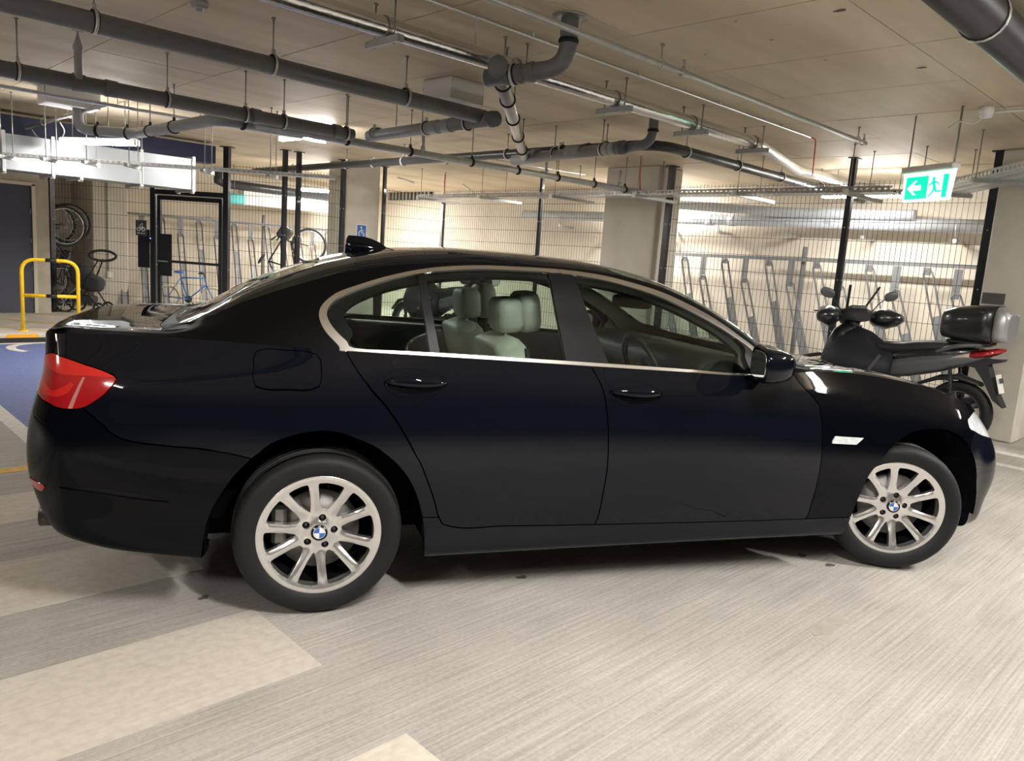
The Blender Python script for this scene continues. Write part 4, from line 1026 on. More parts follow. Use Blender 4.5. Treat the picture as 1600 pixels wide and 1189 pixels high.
# second, lower drain pipe behind it
t = pipe('drain_pipe', [(-5, 3.07, 2.535), (2.12, 3.07, 2.525)], .056, M_GREYPVC, 'long dark grey drain pipe with a capped upright branch and round joints')
for u in (-1.6, -.58, .43, 1.07, 1.42, 2.05): ring_clamp(t, (u, 3.07, 2.53), X, .056); rod(t, u, 3.07, 2.61)
for u in (-.2, .02, 1.16, 1.95): coupling(t, (u, 3.07, 2.53), X, .056, .09, M_GREYPVC)
b = at_z(64, 33, H)
s = MB(); s.lathe([(.028, 0), (.028, .20), (.034, .205), (.034, .235), (.026, .25), (.018, .275), (.010, .30), (.006, .33)], (-.21, 3.03, 2.545), Z, 16); s.box((-.21, 3.03, 2.88), (.07, .012, .006)); wb(s, 'upright_branch', M_MIDPVC, t)
# short branch between the two drains, with the boxed-in inlet
t = pipe('drain_branch', [(2.28, 3.03, 2.535), (2.28, 1.30, 2.56)], .052, M_MIDPVC, 'short mid grey branch pipe joining the two dark drains, with a capped end')
for v in (2.95, 2.15, 1.60): ring_clamp(t, (2.28, v, 2.55), Y, .052)
for v in (2.92, 2.02, 1.85): coupling(t, (2.28, v, 2.55), Y, .052, .11, M_MIDPVC)
endcap(t, (2.28, 1.32, 2.56), -Y, .056, M_GREYPVC, .07)
wb(MB().tube([(2.28, 1.75, 2.56), (2.28, 1.75, 2.73)], .045, 18), 'inlet_stub', M_GREYPVC, t)
wb(MB().lathe([(.045, 0), (.06, .004), (.06, .016), (.045, .02)], (2.28, 1.75, 2.70), Z, 20), 'inlet_collar', M_RUBBER, t)
for v in (2.21, 2.6): rod(t, 2.28, v, 2.60)
wb(MB().tube([(2.28, 1.98, 2.52), (2.70, 2.9, 2.50), (2.70, 3.0, 2.52)], .001, 4), 'tie', M_STEEL, t)
bx_ = MB().box((2.24, 1.75, 2.795), (.36, .36, .17), bev=.008).build('boxing', M_OFFW); tag(bx_, 'white square boxing on the ceiling above the drain branch', 'box')
b2 = MB().box((.42, 5.72, 2.79), (.50, .34, .18), bev=.008).build('boxing', M_OFFW); tag(b2, 'white square boxing on the ceiling above the swept grey elbow', 'box')
# zinc main that carries on from the second drain towards the cycle store
t = pipe('sprinkler_main', [(1.2, 3.16, 2.475), (6.85, 2.98, 2.475)], .036, M_SPRINK, 'long pale zinc main running under the ceiling towards the square column')
for u in (2.1, 2.82, 3.62, 4.3, 4.95, 5.6, 6.2): ring_clamp(t, (u, 3.13 - .03 * (u - 2), 2.475), X, .036, M_RUBBER); rod(t, u, 3.13 - .03 * (u - 2), 2.53)
for u, zz in ((2.95, 2.66), (4.72, 2.66), (6.05, 2.70)): wb(MB().tube([(u, 3.1 - .03 * (u - 2), 2.48), (u, 3.1 - .03 * (u - 2), zz)], .017, 12).tube([(u, 3.1 - .03 * (u - 2), 2.505), (u, 3.1 - .03 * (u - 2), 2.545)], .025, 12), 'riser', M_SPRINK, t)
# drop pipe from the slab and lagged diagonal
t = pipe('soil_pipe', [(1.49, -.20, 2.88), (1.49, -.20, 2.60), (1.30, .28, 2.555)], .052, M_GREYPVC, 'dark grey soil pipe dropping through the ceiling collar into a long bend', .14)
wb(MB().lathe([(.052, 0), (.105, .0), (.105, -.008), (.052, -.012)], (1.49, -.20, 2.88), Z, 28), 'ceiling_collar', M_STEEL, t)
coupling(t, (1.49, -.20, 2.745), Z, .052, .03, M_RUBBER); 
dd = Vector((-.19, .48, -.045)).normalized()
for q in (.22, .30, .38): coupling(t, Vector((1.49, -.20, 2.60)) + dd * q, dd, .052, .05, M_GREYPVC)
ring_clamp(t, Vector((1.49, -.20, 2.60)) + dd * .34, dd, .055)
d0 = Vector((1.24, .12, 2.60)); d1 = Vector((4.20, 2.86, 2.575)); dv = (d1 - d0).normalized()
t = pipe('lagged_pipe', [d0 + dv * .02, d1], .048, mat('brushed_lagging', (.52, .51, .50), .30, .9, bump=.2, bscale=60), 'metal-clad diagonal drain with black bands and a flat dark cap')
endcap(t, d0 + dv * .1, -dv, .056, M_GREYPVC, .08)
coupling(t, d0 + dv * .13, dv, .05, .10, M_GREYPVC)
for q in (.45, .95, 1.65, 2.5, 3.3): ring_clamp(t, d0 + dv * q, dv, .048, M_RUBBER)
for q in (.45, 1.65, 3.3): c = d0 + dv * q; rod(t, c.x, c.y, c.z + .06)
t = pipe('drain_branch', [(4.12, 2.95, 2.56), (4.02, 1.38, 2.60)], .055, M_MIDPVC, 'mid grey branch pipe with sleeved joints leading to a capped elbow by the square column')
for v, w in ((2.6, .08), (2.05, .12), (1.95, .1), (1.55, .08), (1.47, .08)): coupling(t, (4.02 + .063 * (v - 1.38), v, 2.598), Y, .055, w, M_MIDPVC)
for v in (2.3, 1.62): ring_clamp(t, (4.02 + .063 * (v - 1.38), v, 2.597), Y, .055); rod(t, 4.02 + .063 * (v - 1.38), v, 2.66)
endcap(t, (4.02, 1.40, 2.60), -Y, .058, M_GREYPVC, .07)
t = pipe('soil_pipe', [(4.05, 1.04, 2.88), (4.05, 1.04, 2.63), (4.06, 1.40, 2.59)], .045, M_GREYPVC, 'slim grey soil pipe dropping from the ceiling behind a steel hanger channel', .12)
coupling(t, (4.05, 1.04, 2.74), Z, .045, .03, M_RUBBER)
# dark pipe with a bend
t = pipe('black_drain', [(4.22, 9.5, 2.66), (4.26, 1.12, 2.655), (9.25, 1.16, 2.64)], .05, M_DARKPVC, 'glossy black drain pipe turning a corner above the bike fence', .3)
for v in (8.2, 6.6, 5.9, 5.2, 3.2, 2.35, 1.75): ring_clamp(t, (4.25, v, 2.658), Y, .05, M_WHITE)
for u in (4.75, 5.75, 6.75, 7.8): ring_clamp(t, (u, 1.13, 2.65), X, .05, M_WHITE); rod(t, u, 1.13, 2.72)
for v in (3.2, 1.75, 5.2, 6.6): rod(t, 4.25, v, 2.72)
for v in (2.0, 1.55): coupling(t, (4.25, v, 2.656), Y, .05, .07, M_DARKPVC)
# foil-lagged pipe on hanger channels
q1 = at_z(1249, 267, 2.735); q2 = at_z(1345, 288, 2.72)
t = pipe('foil_pipe', [(-2, .50, 2.735), (5.0, .50, 2.735), (q1.x, q1.y, 2.735), (8.6, q1.y - .25, 2.715)], .056, M_FOIL, 'shiny foil-lagged pipe resting on steel hanger channels', .12, 24)
for u in (-.35, .70, 1.75, 2.81, 3.87, 4.92):
    ch = MB(); ch.box((u, .505, 2.655), (.042, .33, .040)); ch.box((u, .505, 2.676), (.03, .30, .004)); wb(ch, 'hanger_channel', M_ZINCD, t)
    for v in (.405, .60): rod(t, u, v, 2.63)
    st = MB(); st.lathe([(.056, -.02), (.061, -.014), (.058, 0), (.062, .012), (.056, .02)], (u + .03, .5, 2.735), X, 18); wb(st, 'foil_joint', M_FOIL, t)
    st = MB(); st.lathe([(.058, -.006), (.063, -.005), (.063, .005), (.058, .006)], (u - .012, .5, 2.735), X, 18); wb(st, 'strap', M_STEEL, t)
# sprinkler pipe and thin conduit on the slab
t = pipe('sprinkler_pipe', [(-3, -.33, 2.752), (5.46, -.335, 2.762)], .0185, M_SPRINK, 'thin zinc sprinkler pipe with upright sprinkler heads, nearest the bare ceiling')
for u in (-.9, 2.22, 5.30):
    rod(t, u, -.33, 2.79, .005); l = MB(); l.tube([(u + .0, -.33 + .024 * math.cos(a), 2.765 + .034 * math.sin(a)) for a in np.linspace(0, 2 * PI, 16, endpoint=False)], .004, 6, closed=True); wb(l, 'pipe_loop', M_ZINC, t)
for u in (2.47, 5.43):
    coupling(t, (u, -.332, 2.757), X, .0185, .07, M_SPRINK)
    hd = MB(); hd.lathe([(.012, 0), (.012, .02), (.006, .026), (.006, .05), (.010, .052)], (u, -.332, 2.775), Z, 10); hd.tube([(u - .013, -.332, 2.795), (u - .014, -.332, 2.825), (u, -.332, 2.835), (u + .014, -.332, 2.825), (u + .013, -.332, 2.795)], .003, 6); hd.lathe([(.0, 0), (.018, 0), (.018, .003), (0, .003)], (u, -.332, 2.836), Z, 14); wb(hd, 'sprinkler_head', M_ZINCD, t)
t = pipe('conduit', [(-3, .22, 2.855), (5.5, .22, 2.855)], .010, M_ZINC, 'slim conduit clipped to the ceiling ending in a red cable drop', n=10)
for u in (-.6, .5, 1.6, 2.7, 3.8, 4.9): wb(MB().box((u, .22, 2.865), (.02, .035, .03)), 'saddle', M_ZINC, t)
e1 = at_z(1270, 216, 2.855); wb(MB().tube(fillet([(5.49, .22, 2.855), (5.58, .2, 2.85), (5.6, .2, 2.5)], .04), .006, 8), 'red_cable', M_RED, t)
for (px, y0, y1, u, lab) in ((1003, 236, 303, 6.3, 'red cable hanging from the black drain to the cable tray near the square column'), (697, 258, 306, 6.85, 'red cable hanging from the ceiling conduit to the far end of the tray')):
    a = at_u(px, y0, u); b = at_u(px - 3, y1, u); c = MB(); c.tube([a, (a + b) / 2 + Vector((0, .015, 0)), b], .008, 8); o = c.build('red_cable', M_RED); tag(o, lab, 'cable')
# big dark pipe at the top right corner
cpt = at_z(1556, 44, 2.70)
t = pipe('black_drain', [(-3, cpt.y, 2.70), (9, cpt.y, 2.70)], .098, mat('matt_black_pvc', (.030, .029, .031), .45, noise=.1, nscale=6), 'very thick black drain pipe close overhead, with a zinc clamp', n=32)
k = at_z(1540, 26, 2.70); ring_clamp(t, (k.x, cpt.y, 2.70), X, .098)
ring_clamp(t, (k.x - 2.2, cpt.y, 2.70), X, .098); ring_clamp(t, (k.x + 2.2, cpt.y, 2.70), X, .098)
# swept elbow on the left
t = pipe('drain_elbow', [(.50, 5.72, 2.72), (.50, 5.72, 2.50), (.92, 5.30, 2.49), (.95, 3.32, 2.49), (1.7, 3.25, 2.49)], .052, M_MIDPVC, 'mid grey swept pipe dropping from its white boxing and running under the dark drain', .16)
for p_, ax_ in (((.64, 5.58, 2.495), Vector((1, -1, 0))), ((.86, 5.36, 2.49), Vector((1, -1, 0))), ((.93, 4.9, 2.49), Y), ((.94, 4.3, 2.49), Y), ((1.15, 3.29, 2.49), X)): ring_clamp(t, p_, ax_.normalized(), .052, M_RUBBER)
for p_ in ((.93, 4.9), (.94, 4.3), (.72, 5.5)): rod(t, p_[0], p_[1], 2.55)
# conduits on the left
t = pipe('conduit', [(-4, 5.07, 2.70), (.57, 5.07, 2.70), (3.0, 5.07, 2.70)], .017, M_ZINC, 'straight zinc conduit crossing behind the dark drains', n=12)
for u in (-.9, .05, .68, 1.5, 2.4): rod(t, u, 5.07, 2.715, .004)
t = pipe('conduit', [(.57, 5.07, 2.70), (.54, 8.1, 2.68)], .021, M_SPRINK, 'zinc sprinkler arm running back from the straight conduit, with a ring hanger', n=12)
for v in (7.3, 6.2): rod(t, .55, v, 2.75, .004); wb(MB().tube([(.55 + .03 * math.cos(a), v, 2.70 + .045 * math.sin(a)) for a in np.linspace(0, 2 * PI, 14, endpoint=False)], .003, 6, closed=True), 'pipe_loop', M_ZINC, t)
c = MB(); c.tube(fillet([(.56, 7.9, 2.65), (.6, 7.8, 2.55), (.75, 7.4, 2.5), (.7, 7.0, 2.60), (.6, 6.8, 2.66)], .1), .007, 8); tag(c.build('flex_cable', M_WHITE), 'white looped flexible cable under the sprinkler arm', 'cable')
# vertical sprinkler/conduit loops further back
t = pipe('conduit', [(4.5, 4.6, 2.62), (4.62, 4.6, 2.78), (7.0, 4.4, 2.80)], .013, M_ZINC, 'bent conduit loop rising to the ceiling in front of the square column', .08, 10)
for (a, b, lab) in (((735, 297), (700, 272), 'conduit arm with a white end fitting beyond the corner post'), ((622, 278), (648, 286), 'white tubular fitting hanging by the far column')):
    p = at_u(*a, 8.2 if a[0] > 700 else 6.4); q = at_u(*b, 8.2 if a[0] > 700 else 6.4); tag(MB().tube([p, q], .02, 10).build('conduit', M_ZINC), lab, 'conduit')

# ----------------------------------------------------------------- cable trays
def tray(a, b, w, hgt, label, step=.055, group=None):
    a = Vector(a); b = Vector(b); d = (b - a); L = d.length; d.normalize(); sd = Vector((d.y, -d.x, 0)); t = empty('cable_tray', a, 0, label, 'cable tray', group)
    for s in (-1, 1):
        r = MB(); p = a + sd * (s * w / 2); q = b + sd * (s * w / 2)
        r.bar(p + Z * hgt * .86, q + Z * hgt * .86, .003, hgt * .28); r.bar(p + Z * hgt * .12, q + Z * hgt * .12, .003, hgt * .24); r.bar(p + Z * hgt, q + Z * hgt, .016, .004)
        n = int(L / .06)
        for i in range(n): c = p + d * (L * (i + .5) / n) + Z * hgt * .48; r.box(c, (.032, .003, hgt * .52), Matrix((d, sd, Z)).transposed())
        wb(r, 'side_rail', M_ZINC, t)
    fl = MB(); n = int(L / step)
    for i in range(n): c = a + d * (L * (i + .5) / n); fl.box(c, (step * .55, w, .003), Matrix((d, sd, Z)).transposed())
    for s in (-.33, 0, .33): fl.bar(a + sd * s * w, b + sd * s * w, w * .14, .0035)
    wb(fl, 'perforated_floor', M_ZINC, t)['kind'] = 'stuff'
    cb = MB()
    for i, s in enumerate((-.3, -.12, .08, .27)):
        pts = [a + d * (L * k / 10) + sd * (s * w + .02 * math.sin(k * 1.3 + i)) + Z * .016 for k in range(11)]; cb = MB(); cb.tube(pts, .009, 6); wb(cb, 'tray_cable', [M_ZINCD, M_WHITE, M_BLACKPL, M_ZINCD][i], t)
    return t, d, sd
t, d, sd = tray((6.40, 7.55, 2.405), (6.36, -.35, 2.405), .30, .055, 'long perforated steel cable tray running along the bike fence')
for v in (7.3, 5.75, 4.2, 2.75, 1.33, .05):
    st = MB(); st.bar((6.08, v, 2.385), (7.02, v, 2.385), .04, .038); wb(st, 'cantilever_channel', M_ZINCD, t)
    wb(MB().box((6.075, v, 2.39), (.02, .05, .06)), 'channel_end_cap', M_WHITE, t)
    for u in (6.15, 6.66): rod(t, u, v, 2.38, .005)
t2, d, sd = tray((7.05, -.35, 2.43), (4.35, -2.9, 2.52), .42, .055, 'wide cable tray with cables angling overhead past the exit sign')
for q in (.5, 1.5, 2.5): c = Vector((7.05, -.35, 2.43)) + d * q; [rod(t2, c.x + sd.x * s, c.y + sd.y * s, c.z, .005) for s in (-.24, .24)]; st = MB(); st.bar(c - sd * .27 - Z * .02, c + sd * .27 - Z * .02, .04, .038, (0, 0, 1)); wb(st, 'hanger_channel', M_ZINCD, t2)
rl0 = Vector((-.35, 6.948, 2.2)); rl1 = Vector((3.3, 3.5, 2.2)); dl = (rl1 - rl0).normalized(); sl = Vector((dl.y, -dl.x, 0))
rl1 = Vector((2.58, 4.13, 2.2)) ; t, d, sd = tray(rl0, rl1, .12, .03, 'narrow bright cable tray slung in front of the silver air duct', .04)
for q in (.55, 1.02, 1.45, 1.9, 2.7, 3.4):
    c = rl0 + dl * q; st = MB(); st.bar(c - Z * .02 - sl * .08, c - Z * .02 + sl * .22, .04, .035); wb(st, 'cantilever_channel', M_ZINCD, t); wb(MB().box(c - sl * .1 - Z * .02, (.03, .03, .05)), 'channel_end_cap', M_WHITE, t)
    for s in (-.06, .14): rod(t, c.x + sl.x * s, c.y + sl.y * s, 2.18, .005)

# ----------------------------------------------------------------- air duct
t = empty('air_duct', (-4, 7.5, 2.1), 0, 'silver rectangular air duct with flanged joints above the walkway', 'duct')
wb(MB().box((-.85, 7.5, 2.30), (6.3, .55, .40)), 'duct_body', mat('duct_sheet', (.34, .36, .38), .42, .8, noise=.08, nscale=2., bump=.08, bscale=4), t)
for u in (-2.6, -.9, -.25, .12, .62, .92, 1.62, 2.28):
    f = MB(); f.box((u, 7.5, 2.30), (.035, .61, .46)); wb(f, 'duct_flange', M_ZINC, t)
    for s in (-.24, .24):
        wb(MB().box((u, 7.5 + s, 2.06), (.05, .03, .02)), 'flange_bolt', M_STEEL, t)
rod(t, 1.62, 7.2, 2.1, .008); rod(t, -.25, 7.2, 2.1, .008)
nv = MB().box((.15, 8.35, 2.70), (5.7, .3, .25)).build('duct_bulkhead', M_NAVY); tag(nv, 'dark navy bulkhead tucked under the ceiling behind the silver duct', 'duct')

# ----------------------------------------------------------------- lights
def batten(p0, p1, label, watts=None, w=.075, hgt=.05):
    p0 = Vector(p0); p1 = Vector(p1); d = (p1 - p0); L = d.length; d.normalize(); c = (p0 + p1) / 2
    t = empty('batten_light', (c.x, c.y, p0.z), math.atan2(d.y, d.x), label, 'light', 'ceiling batten lights')
    MB().box((0, 0, hgt + .012), (L, w * .8, .03), bev=.006).build('batten_body', M_WHITE, t)
    MB().box((0, 0, hgt / 2), (L - .03, w, hgt - .004), bev=.012).build('diffuser', M_LIGHT, t)
    for s in (-1, 1): MB().box((s * (L / 2), 0, hgt / 2 + .008), (.025, w * 1.02, hgt + .02), bev=.006).build('end_cap', M_WHITE, t)
    if p0.z + hgt < H - .08:
        for s in (-.35, .35): MB().tube([(s * L, 0, hgt + .02), (s * L, 0, H - p0.z)], .005, 6).build('hanger_rod', M_STEEL, t)
    l = D.lights.new('batten_lamp', 'AREA'); l.shape = 'RECTANGLE'; l.size = L; l.size_y = .10; l.energy = LAMP_W if watts is None else watts; l.color = (1, .965, .915); l.spread = PI
    o = D.objects.new('batten_lamp', l); COL.objects.link(o); o.parent = t; o.location = (0, 0, -.012)
    return t
batten((.60, 6.75, 2.42), (1.10, 5.80, 2.42), 'lit batten light hung in front of the silver air duct', 14)
batten((2.88, 5.95, 2.75), (2.98, 4.80, 2.75), 'lit batten light under the ceiling over the car boot, above the twin fence posts')
batten((7.95, 1.15, 2.53), (7.95, .05, 2.53), 'lit batten light inside the cycle store above the scooter', 22)
a_ = at_z(440, 303, 2.45); b_ = at_z(522, 305, 2.45)
batten((5.25, 9.9, 2.45), (6.0, 9.2, 2.45), 'lit batten light inside the cycle store behind the twin fence posts', 34)
for (p, lab) in ((at_u(1003, 290, 8.5), 'added fill batten inside the cycle store, unseen behind the square column'), (at_v(564, 290, 11.2), 'added fill batten inside the cycle store, unseen behind the far column')):  # unseen fill lamps, added to brighten the store and kept behind columns
    dr_ = Vector((p.x - CAM_POS.x, p.y - CAM_POS.y, 0)).normalized() * .42; p.z = 2.78
    batten(p - dr_, p + dr_, lab, 55)
for i, (x, y) in enumerate(((-.5, -3.3), (3.3, -4.3), (7.6, -4.6), (-4.6, -2.2), (-4.8, 4.2))):
    batten((x, y - .575, 2.80), (x, y + .575, 2.80), ['batten light over the open lane facing the rear door', 'batten light over the open lane facing the front wing', 'batten light over the lane ahead of the bonnet', 'batten light over the hatched floor', 'batten light over the lane beside the blue bay'][i], [46, 60, 46, 28, 34][i])

# ----------------------------------------------------------------- exit sign, detectors
a = Vector((5.0, -.90, 2.42)); b = Vector((4.76, -1.345, 2.42)); L = (b - a).length; dx = (b - a).normalized()
M_GREEN = mat('lit_green', (.0, .45, .20), .4, emit=(.0, .62, .22), emit_s=1.0); M_EW = mat('lit_pale_green', (.7, .95, .85), .4, emit=(.45, .95, .80), emit_s=.95)
t = empty('exit_sign', (a + b) / 2, math.atan2(dx.y, dx.x), 'hanging green exit sign with a white arrow and running figure', 'sign')
MB().box((0, 0, .012), (L + .03, .085, .05), bev=.01).build('sign_housing', M_WHITE, t)
MB().prism([(-L / 2 - .01, -.012), (L / 2 + .01, -.012), (L / 2 - .015, -.245), (-L / 2 + .015, -.245)], -.010, .010).build('sign_panel', M_EW, t)
def glyph(name, pts, m, y=-.0115): me = D.meshes.new(name); me.from_pydata([(x, y, z) for x, z in pts], [], [tuple(range(len(pts)))]); return link(name, me, m, t, smooth=False)
g0, g1, zt, zb2 = -L / 2 + .03, L / 2 - .035, -.045, -.225
glyph('green_field', [(g0, zt), (-.005, zt), (-.005, zb2), (g0, zb2)], M_GREEN); glyph('green_field', [(g1 - .055, zt), (g1, zt), (g1 - .006, zb2), (g1 - .055, zb2)], M_GREEN)
glyph('green_field', [(-.005, zt), (.012, zt), (.012, zb2), (-.005, zb2)], M_GREEN)
ax0 = g0 + .018; zm = (zt + zb2) / 2
glyph('arrow', [(ax0, zm), (ax0 + .075, zm + .058), (ax0 + .105, zm + .058), (ax0 + .062, zm + .022), (ax0 + .15, zm + .022), (ax0 + .15, zm - .022), (ax0 + .062, zm - .022), (ax0 + .105, zm - .058), (ax0 + .075, zm - .058)], M_EW, -.0125)
cxx = .075
glyph('runner_head', [(cxx - .005 + .016 * math.cos(q), -.075 + .016 * math.sin(q)) for q in np.linspace(0, 2 * PI, 16, endpoint=False)], M_GREEN, -.0125)
for pts in ([(cxx - .02, -.09), (cxx + .008, -.088), (cxx + .028, -.15), (cxx + .0, -.158)], [(cxx - .02, -.092), (cxx - .055, -.125), (cxx - .048, -.133), (cxx - .012, -.108)], [(cxx + .005, -.09), (cxx + .04, -.1), (cxx + .058, -.125), (cxx + .05, -.131), (cxx + .032, -.11), (cxx + .01, -.105)],
            [(cxx + .0, -.15), (cxx + .028, -.15), (cxx + .035, -.168), (cxx + .085, -.166), (cxx + .085, -.178), (cxx + .022, -.180)], [(cxx + .0, -.15), (cxx + .02, -.155), (cxx - .008, -.19), (cxx - .035, -.215), (cxx - .048, -.210), (cxx - .02, -.182)]):
    glyph('runner_limb', pts, M_GREEN, -.0125)
for s in (-1, 1): MB().tube([(s * L * .46, 0, .03), (s * L * .46, 0, H - 2.42)], .008 if s > 0 else .006, 8).build('suspension_rod', M_STEEL, t)
MB().tube([(L * .46, -.012, .06), (L * .46, -.012, .36)], .005, 6).build('sign_cable', M_WHITE, t)
p = at_z(1542, 174, 2.85); t = empty('detector', (p.x, p.y, 2.84), 0, 'round white detector on the ceiling with a cable to the exit sign', 'detector')
MB().lathe([(.0, -.035), (.04, -.035), (.045, -.02), (.045, .0), (.05, .002), (.05, .04), (0, .04)], (0, 0, 0), (0, 0, 1), 20).build('detector_body', M_WHITE, t)
MB().tube(fillet([(-.03, 0, -.03), (-.10, .05, -.10), (-.28, .10, -.10), (-.36, .14, -.16)], .08), .006, 8).build('detector_cable', M_WHITE, t)
MB().tube([(.04, -.01, .01), (.1, -.75, .01)], .010, 8).build('detector_conduit', M_WHITE, t)
p = at_z(312, 2, 2.86); o = MB().box((p.x, p.y, 2.845), (.09, .07, .045), bev=.01).lathe([(.0, -.02), (.02, -.02), (.025, 0)], (p.x, p.y, 2.825), (0, 0, 1), 14).build('ceiling_sensor', M_MIDPVC); tag(o, 'small grey sensor on the ceiling above the first dark drain', 'sensor')
# chain hanging from the conduit
t = empty('chain', (at_z(744, 40, 2.80).x, at_z(744, 40, 2.80).y, 2.84), 0, 'thin chain hanging from the conduit behind the foil pipe', 'chain')
for i in range(8): MB().tube([(.006 * math.cos(a) * (i % 2), .006 * math.cos(a) * ((i + 1) % 2), -.02 * i + .012 * math.sin(a)) for a in np.linspace(0, 2 * PI, 10, endpoint=False)], .002, 5, closed=True).build('chain_link', M_ZINC, t)
# knots in the ceiling boards
# ================================================================= CYCLE STORE: fence, gate, racks, bikes
SP, SH = .0533, .213
def mesh_panel(a, b, z0, z1, label, parent=None, name='fence_panel', group='mesh fence panels'):
    """welded mesh between plan points a, b"""
    a = Vector((*a, 0)); b = Vector((*b, 0)); d = b - a; L = d.length; d.normalize(); nrm = Vector((d.y, -d.x, 0))
    mb = MB(); r = .0026
    def wire(p, q, o):
        e1 = Vector((0, 0, 1)) if abs((q - p).z) < 1e-6 else d
        vs = []
        for P_ in (p, q): vs += [P_ + o + e1 * r, P_ + o + nrm * r * 1.2, P_ + o - e1 * r, P_ + o - nrm * r * 1.2]
        mb.add(vs, [(0, 1, 5, 4), (1, 2, 6, 5), (2, 3, 7, 6), (3, 0, 4, 7)])
    n = max(1, int(L / SP))
    for i in range(n + 1): p = a + d * (L * i / n); wire(p + Z * z0, p + Z * z1, Vector((0, 0, 0)))
    k = int((z1 - z0) / SH)
    for j in range(k + 1): zz = z1 - .03 - j * SH; wire(a + Z * zz, b + Z * zz, nrm * r * 2)
    if parent is not None:
        o = wb(mb, name, M_WIRE, parent); o['kind'] = 'stuff'; return o
    t = empty('mesh_fence', ((a + b) / 2 + Z * z0), 0, label, 'fence', group)
    o = wb(mb, 'wire_mesh', M_WIRE, t); o['kind'] = 'stuff'; return t
def post(x, y, label, z1=H, w=.062, rz=0., z0=0.):
    t = empty('fence_post', (x, y, z0), rz, label, 'post', 'black fence posts')
    MB().box((0, 0, (z1 - z0) / 2), (w, w, z1 - z0)).build('post_tube', M_BLACKST, t)
    if z1 == H: MB().box((0, 0, z1 - z0 - .006), (w * 2.2, w * 1.6, .012)).build('head_plate', M_BLACKST, t)
    MB().box((0, 0, .005), (w * 1.8, w * 1.8, .01)).build('base_plate', M_BLACKST, t)
    for zz in (.3, .9, 1.5, 2.1):
        MB().lathe([(0, .004), (.008, .003), (.008, -.002)], (0, -w / 2 - .002, zz), (0, -1, 0), 8).build('bolt', M_ZINC, t)
        MB().lathe([(0, .004), (.008, .003), (.008, -.002)], (-w / 2 - .002, 0, zz), (-1, 0, 0), 8).build('bolt', M_ZINC, t)
    return t
FU = 7.05
post(FU, -1.04, 'black fence post bolted against the right-hand column', w=.075)
post(FU, .415, 'black fence post standing behind the scooter handlebars')
post(FU, 2.88, 'black fence post against the side of the square column', w=.075)
post(FU, 5.33, 'slim black fence post between the square column and the corner post', w=.05)
pc = post(FU, 7.8, 'shorter corner fence post with a bright steel face', z1=2.42, w=.055)
MB().box((-.032, -.004, 1.2), (.008, .05, 2.35)).build('steel_face', M_ZINC, pc)
mesh_panel((FU, -.99), (FU, .38), .04, 2.62, 'welded mesh fence panel behind the scooter top box')
mesh_panel((FU, .45), (FU, 2.84), .04, 2.62, 'welded mesh fence panel between the scooter and the square column')
mesh_panel((FU, 3.95), (FU, 5.30), .04, 2.62, 'welded mesh fence panel just beyond the square column')
mesh_panel((FU, 5.36), (FU, 7.76), .04, 2.62, 'welded mesh fence panel running to the steel-faced corner post')
post(5.76, 7.82, 'black fence post on the near side of the far column, right of the wheelchair sign', w=.05)
post(4.94, 7.80, 'black fence post on the other side of the far column', w=.065)
mesh_panel((7.0, 7.8), (5.80, 7.8), .1, 2.52, 'short mesh fence panel between the far column and the corner post')
mesh_panel((4.90, 7.78), (4.12, 7.76), .1, 2.62, 'mesh fence panel beside the far column with a bicycle behind it')
post(4.11, 7.74, 'right one of the twin black fence posts by the gate', z0=.1); post(3.88, 7.74, 'left one of the twin black fence posts by the gate', z0=.1)
mesh_panel((4.08, 7.74), (3.92, 7.74), .1, 2.6, 'narrow strip of mesh between the twin fence posts')
# oblique run with the gate
g0 = Vector((3.88, 7.74)); gd = Vector((-.602, .799)); gn = Vector((-.799, -.602))
def gp(px, y=400):
    p = at_plane(px, y, (g0.x, g0.y, 0), (gn.x, gn.y, 0)); return Vector((p.x, p.y))
ga = math.atan2(gd.y, gd.x)
GR, GL_, GE = gp(353.5), gp(241), gp(80)
post(GR.x, GR.y, 'stout black post on the hinge side of the cycle store gate', w=.085, rz=ga, z0=.1)
post(GL_.x, GL_.y, 'stout black post on the lock side of the cycle store gate', w=.085, rz=ga, z0=.1)
post(GE.x, GE.y, 'black end post of the fence beside the grey door wall', w=.10, rz=ga, z0=.1)
mesh_panel(GR - gd * .05, g0 + gd * .04, .12, 2.62, 'mesh fence panel right of the gate, in front of the silver bike racks')
mesh_panel(GE - gd * .06, GL_ + gd * .05, .12, 2.62, 'mesh fence panel in front of the pushchair and hung bicycles')
mesh_panel(GL_ - gd * .05, GR + gd * .05, 2.14, 2.55, 'low strip of mesh above the gate')
# gate
gt = empty('mesh_gate', (GL_.x, GL_.y, .1), math.atan2(-gd.y, -gd.x), 'black framed mesh gate of the cycle store with a lock plate', 'gate')
GW = (GR - GL_).length
fr = MB(); x0, x1 = .075, GW - .075
for x in (x0 + .02, x1 - .02): MB().box((x, 0, 1.0), (.055, .045, 1.95)).build('gate_stile', M_BLACKST, gt)
for zz, hh in ((1.955, .07), (.965, .04), (.05, .06)): MB().box(((x0 + x1) / 2, 0, zz), (x1 - x0, .045, hh)).build('gate_rail', M_BLACKST, gt)
MB().box((GW / 2, 0, 2.04), (GW - .1, .06, .075)).build('gate_lintel', M_BLACKST, gt)
MB().box((GW / 2, -.035, 2.0), (GW - .12, .006, .012)).build('lintel_strip', M_ZINC, gt)
mesh_panel(GL_ - gd * (x0 + .05), GL_ - gd * (x1 - .05), .18, 2.03, '', gt, 'gate_mesh')
lp = MB().box((x0 + .15, -.03, 1.06), (.20, .012, .66)).build('lock_plate', M_BLACKST, gt)
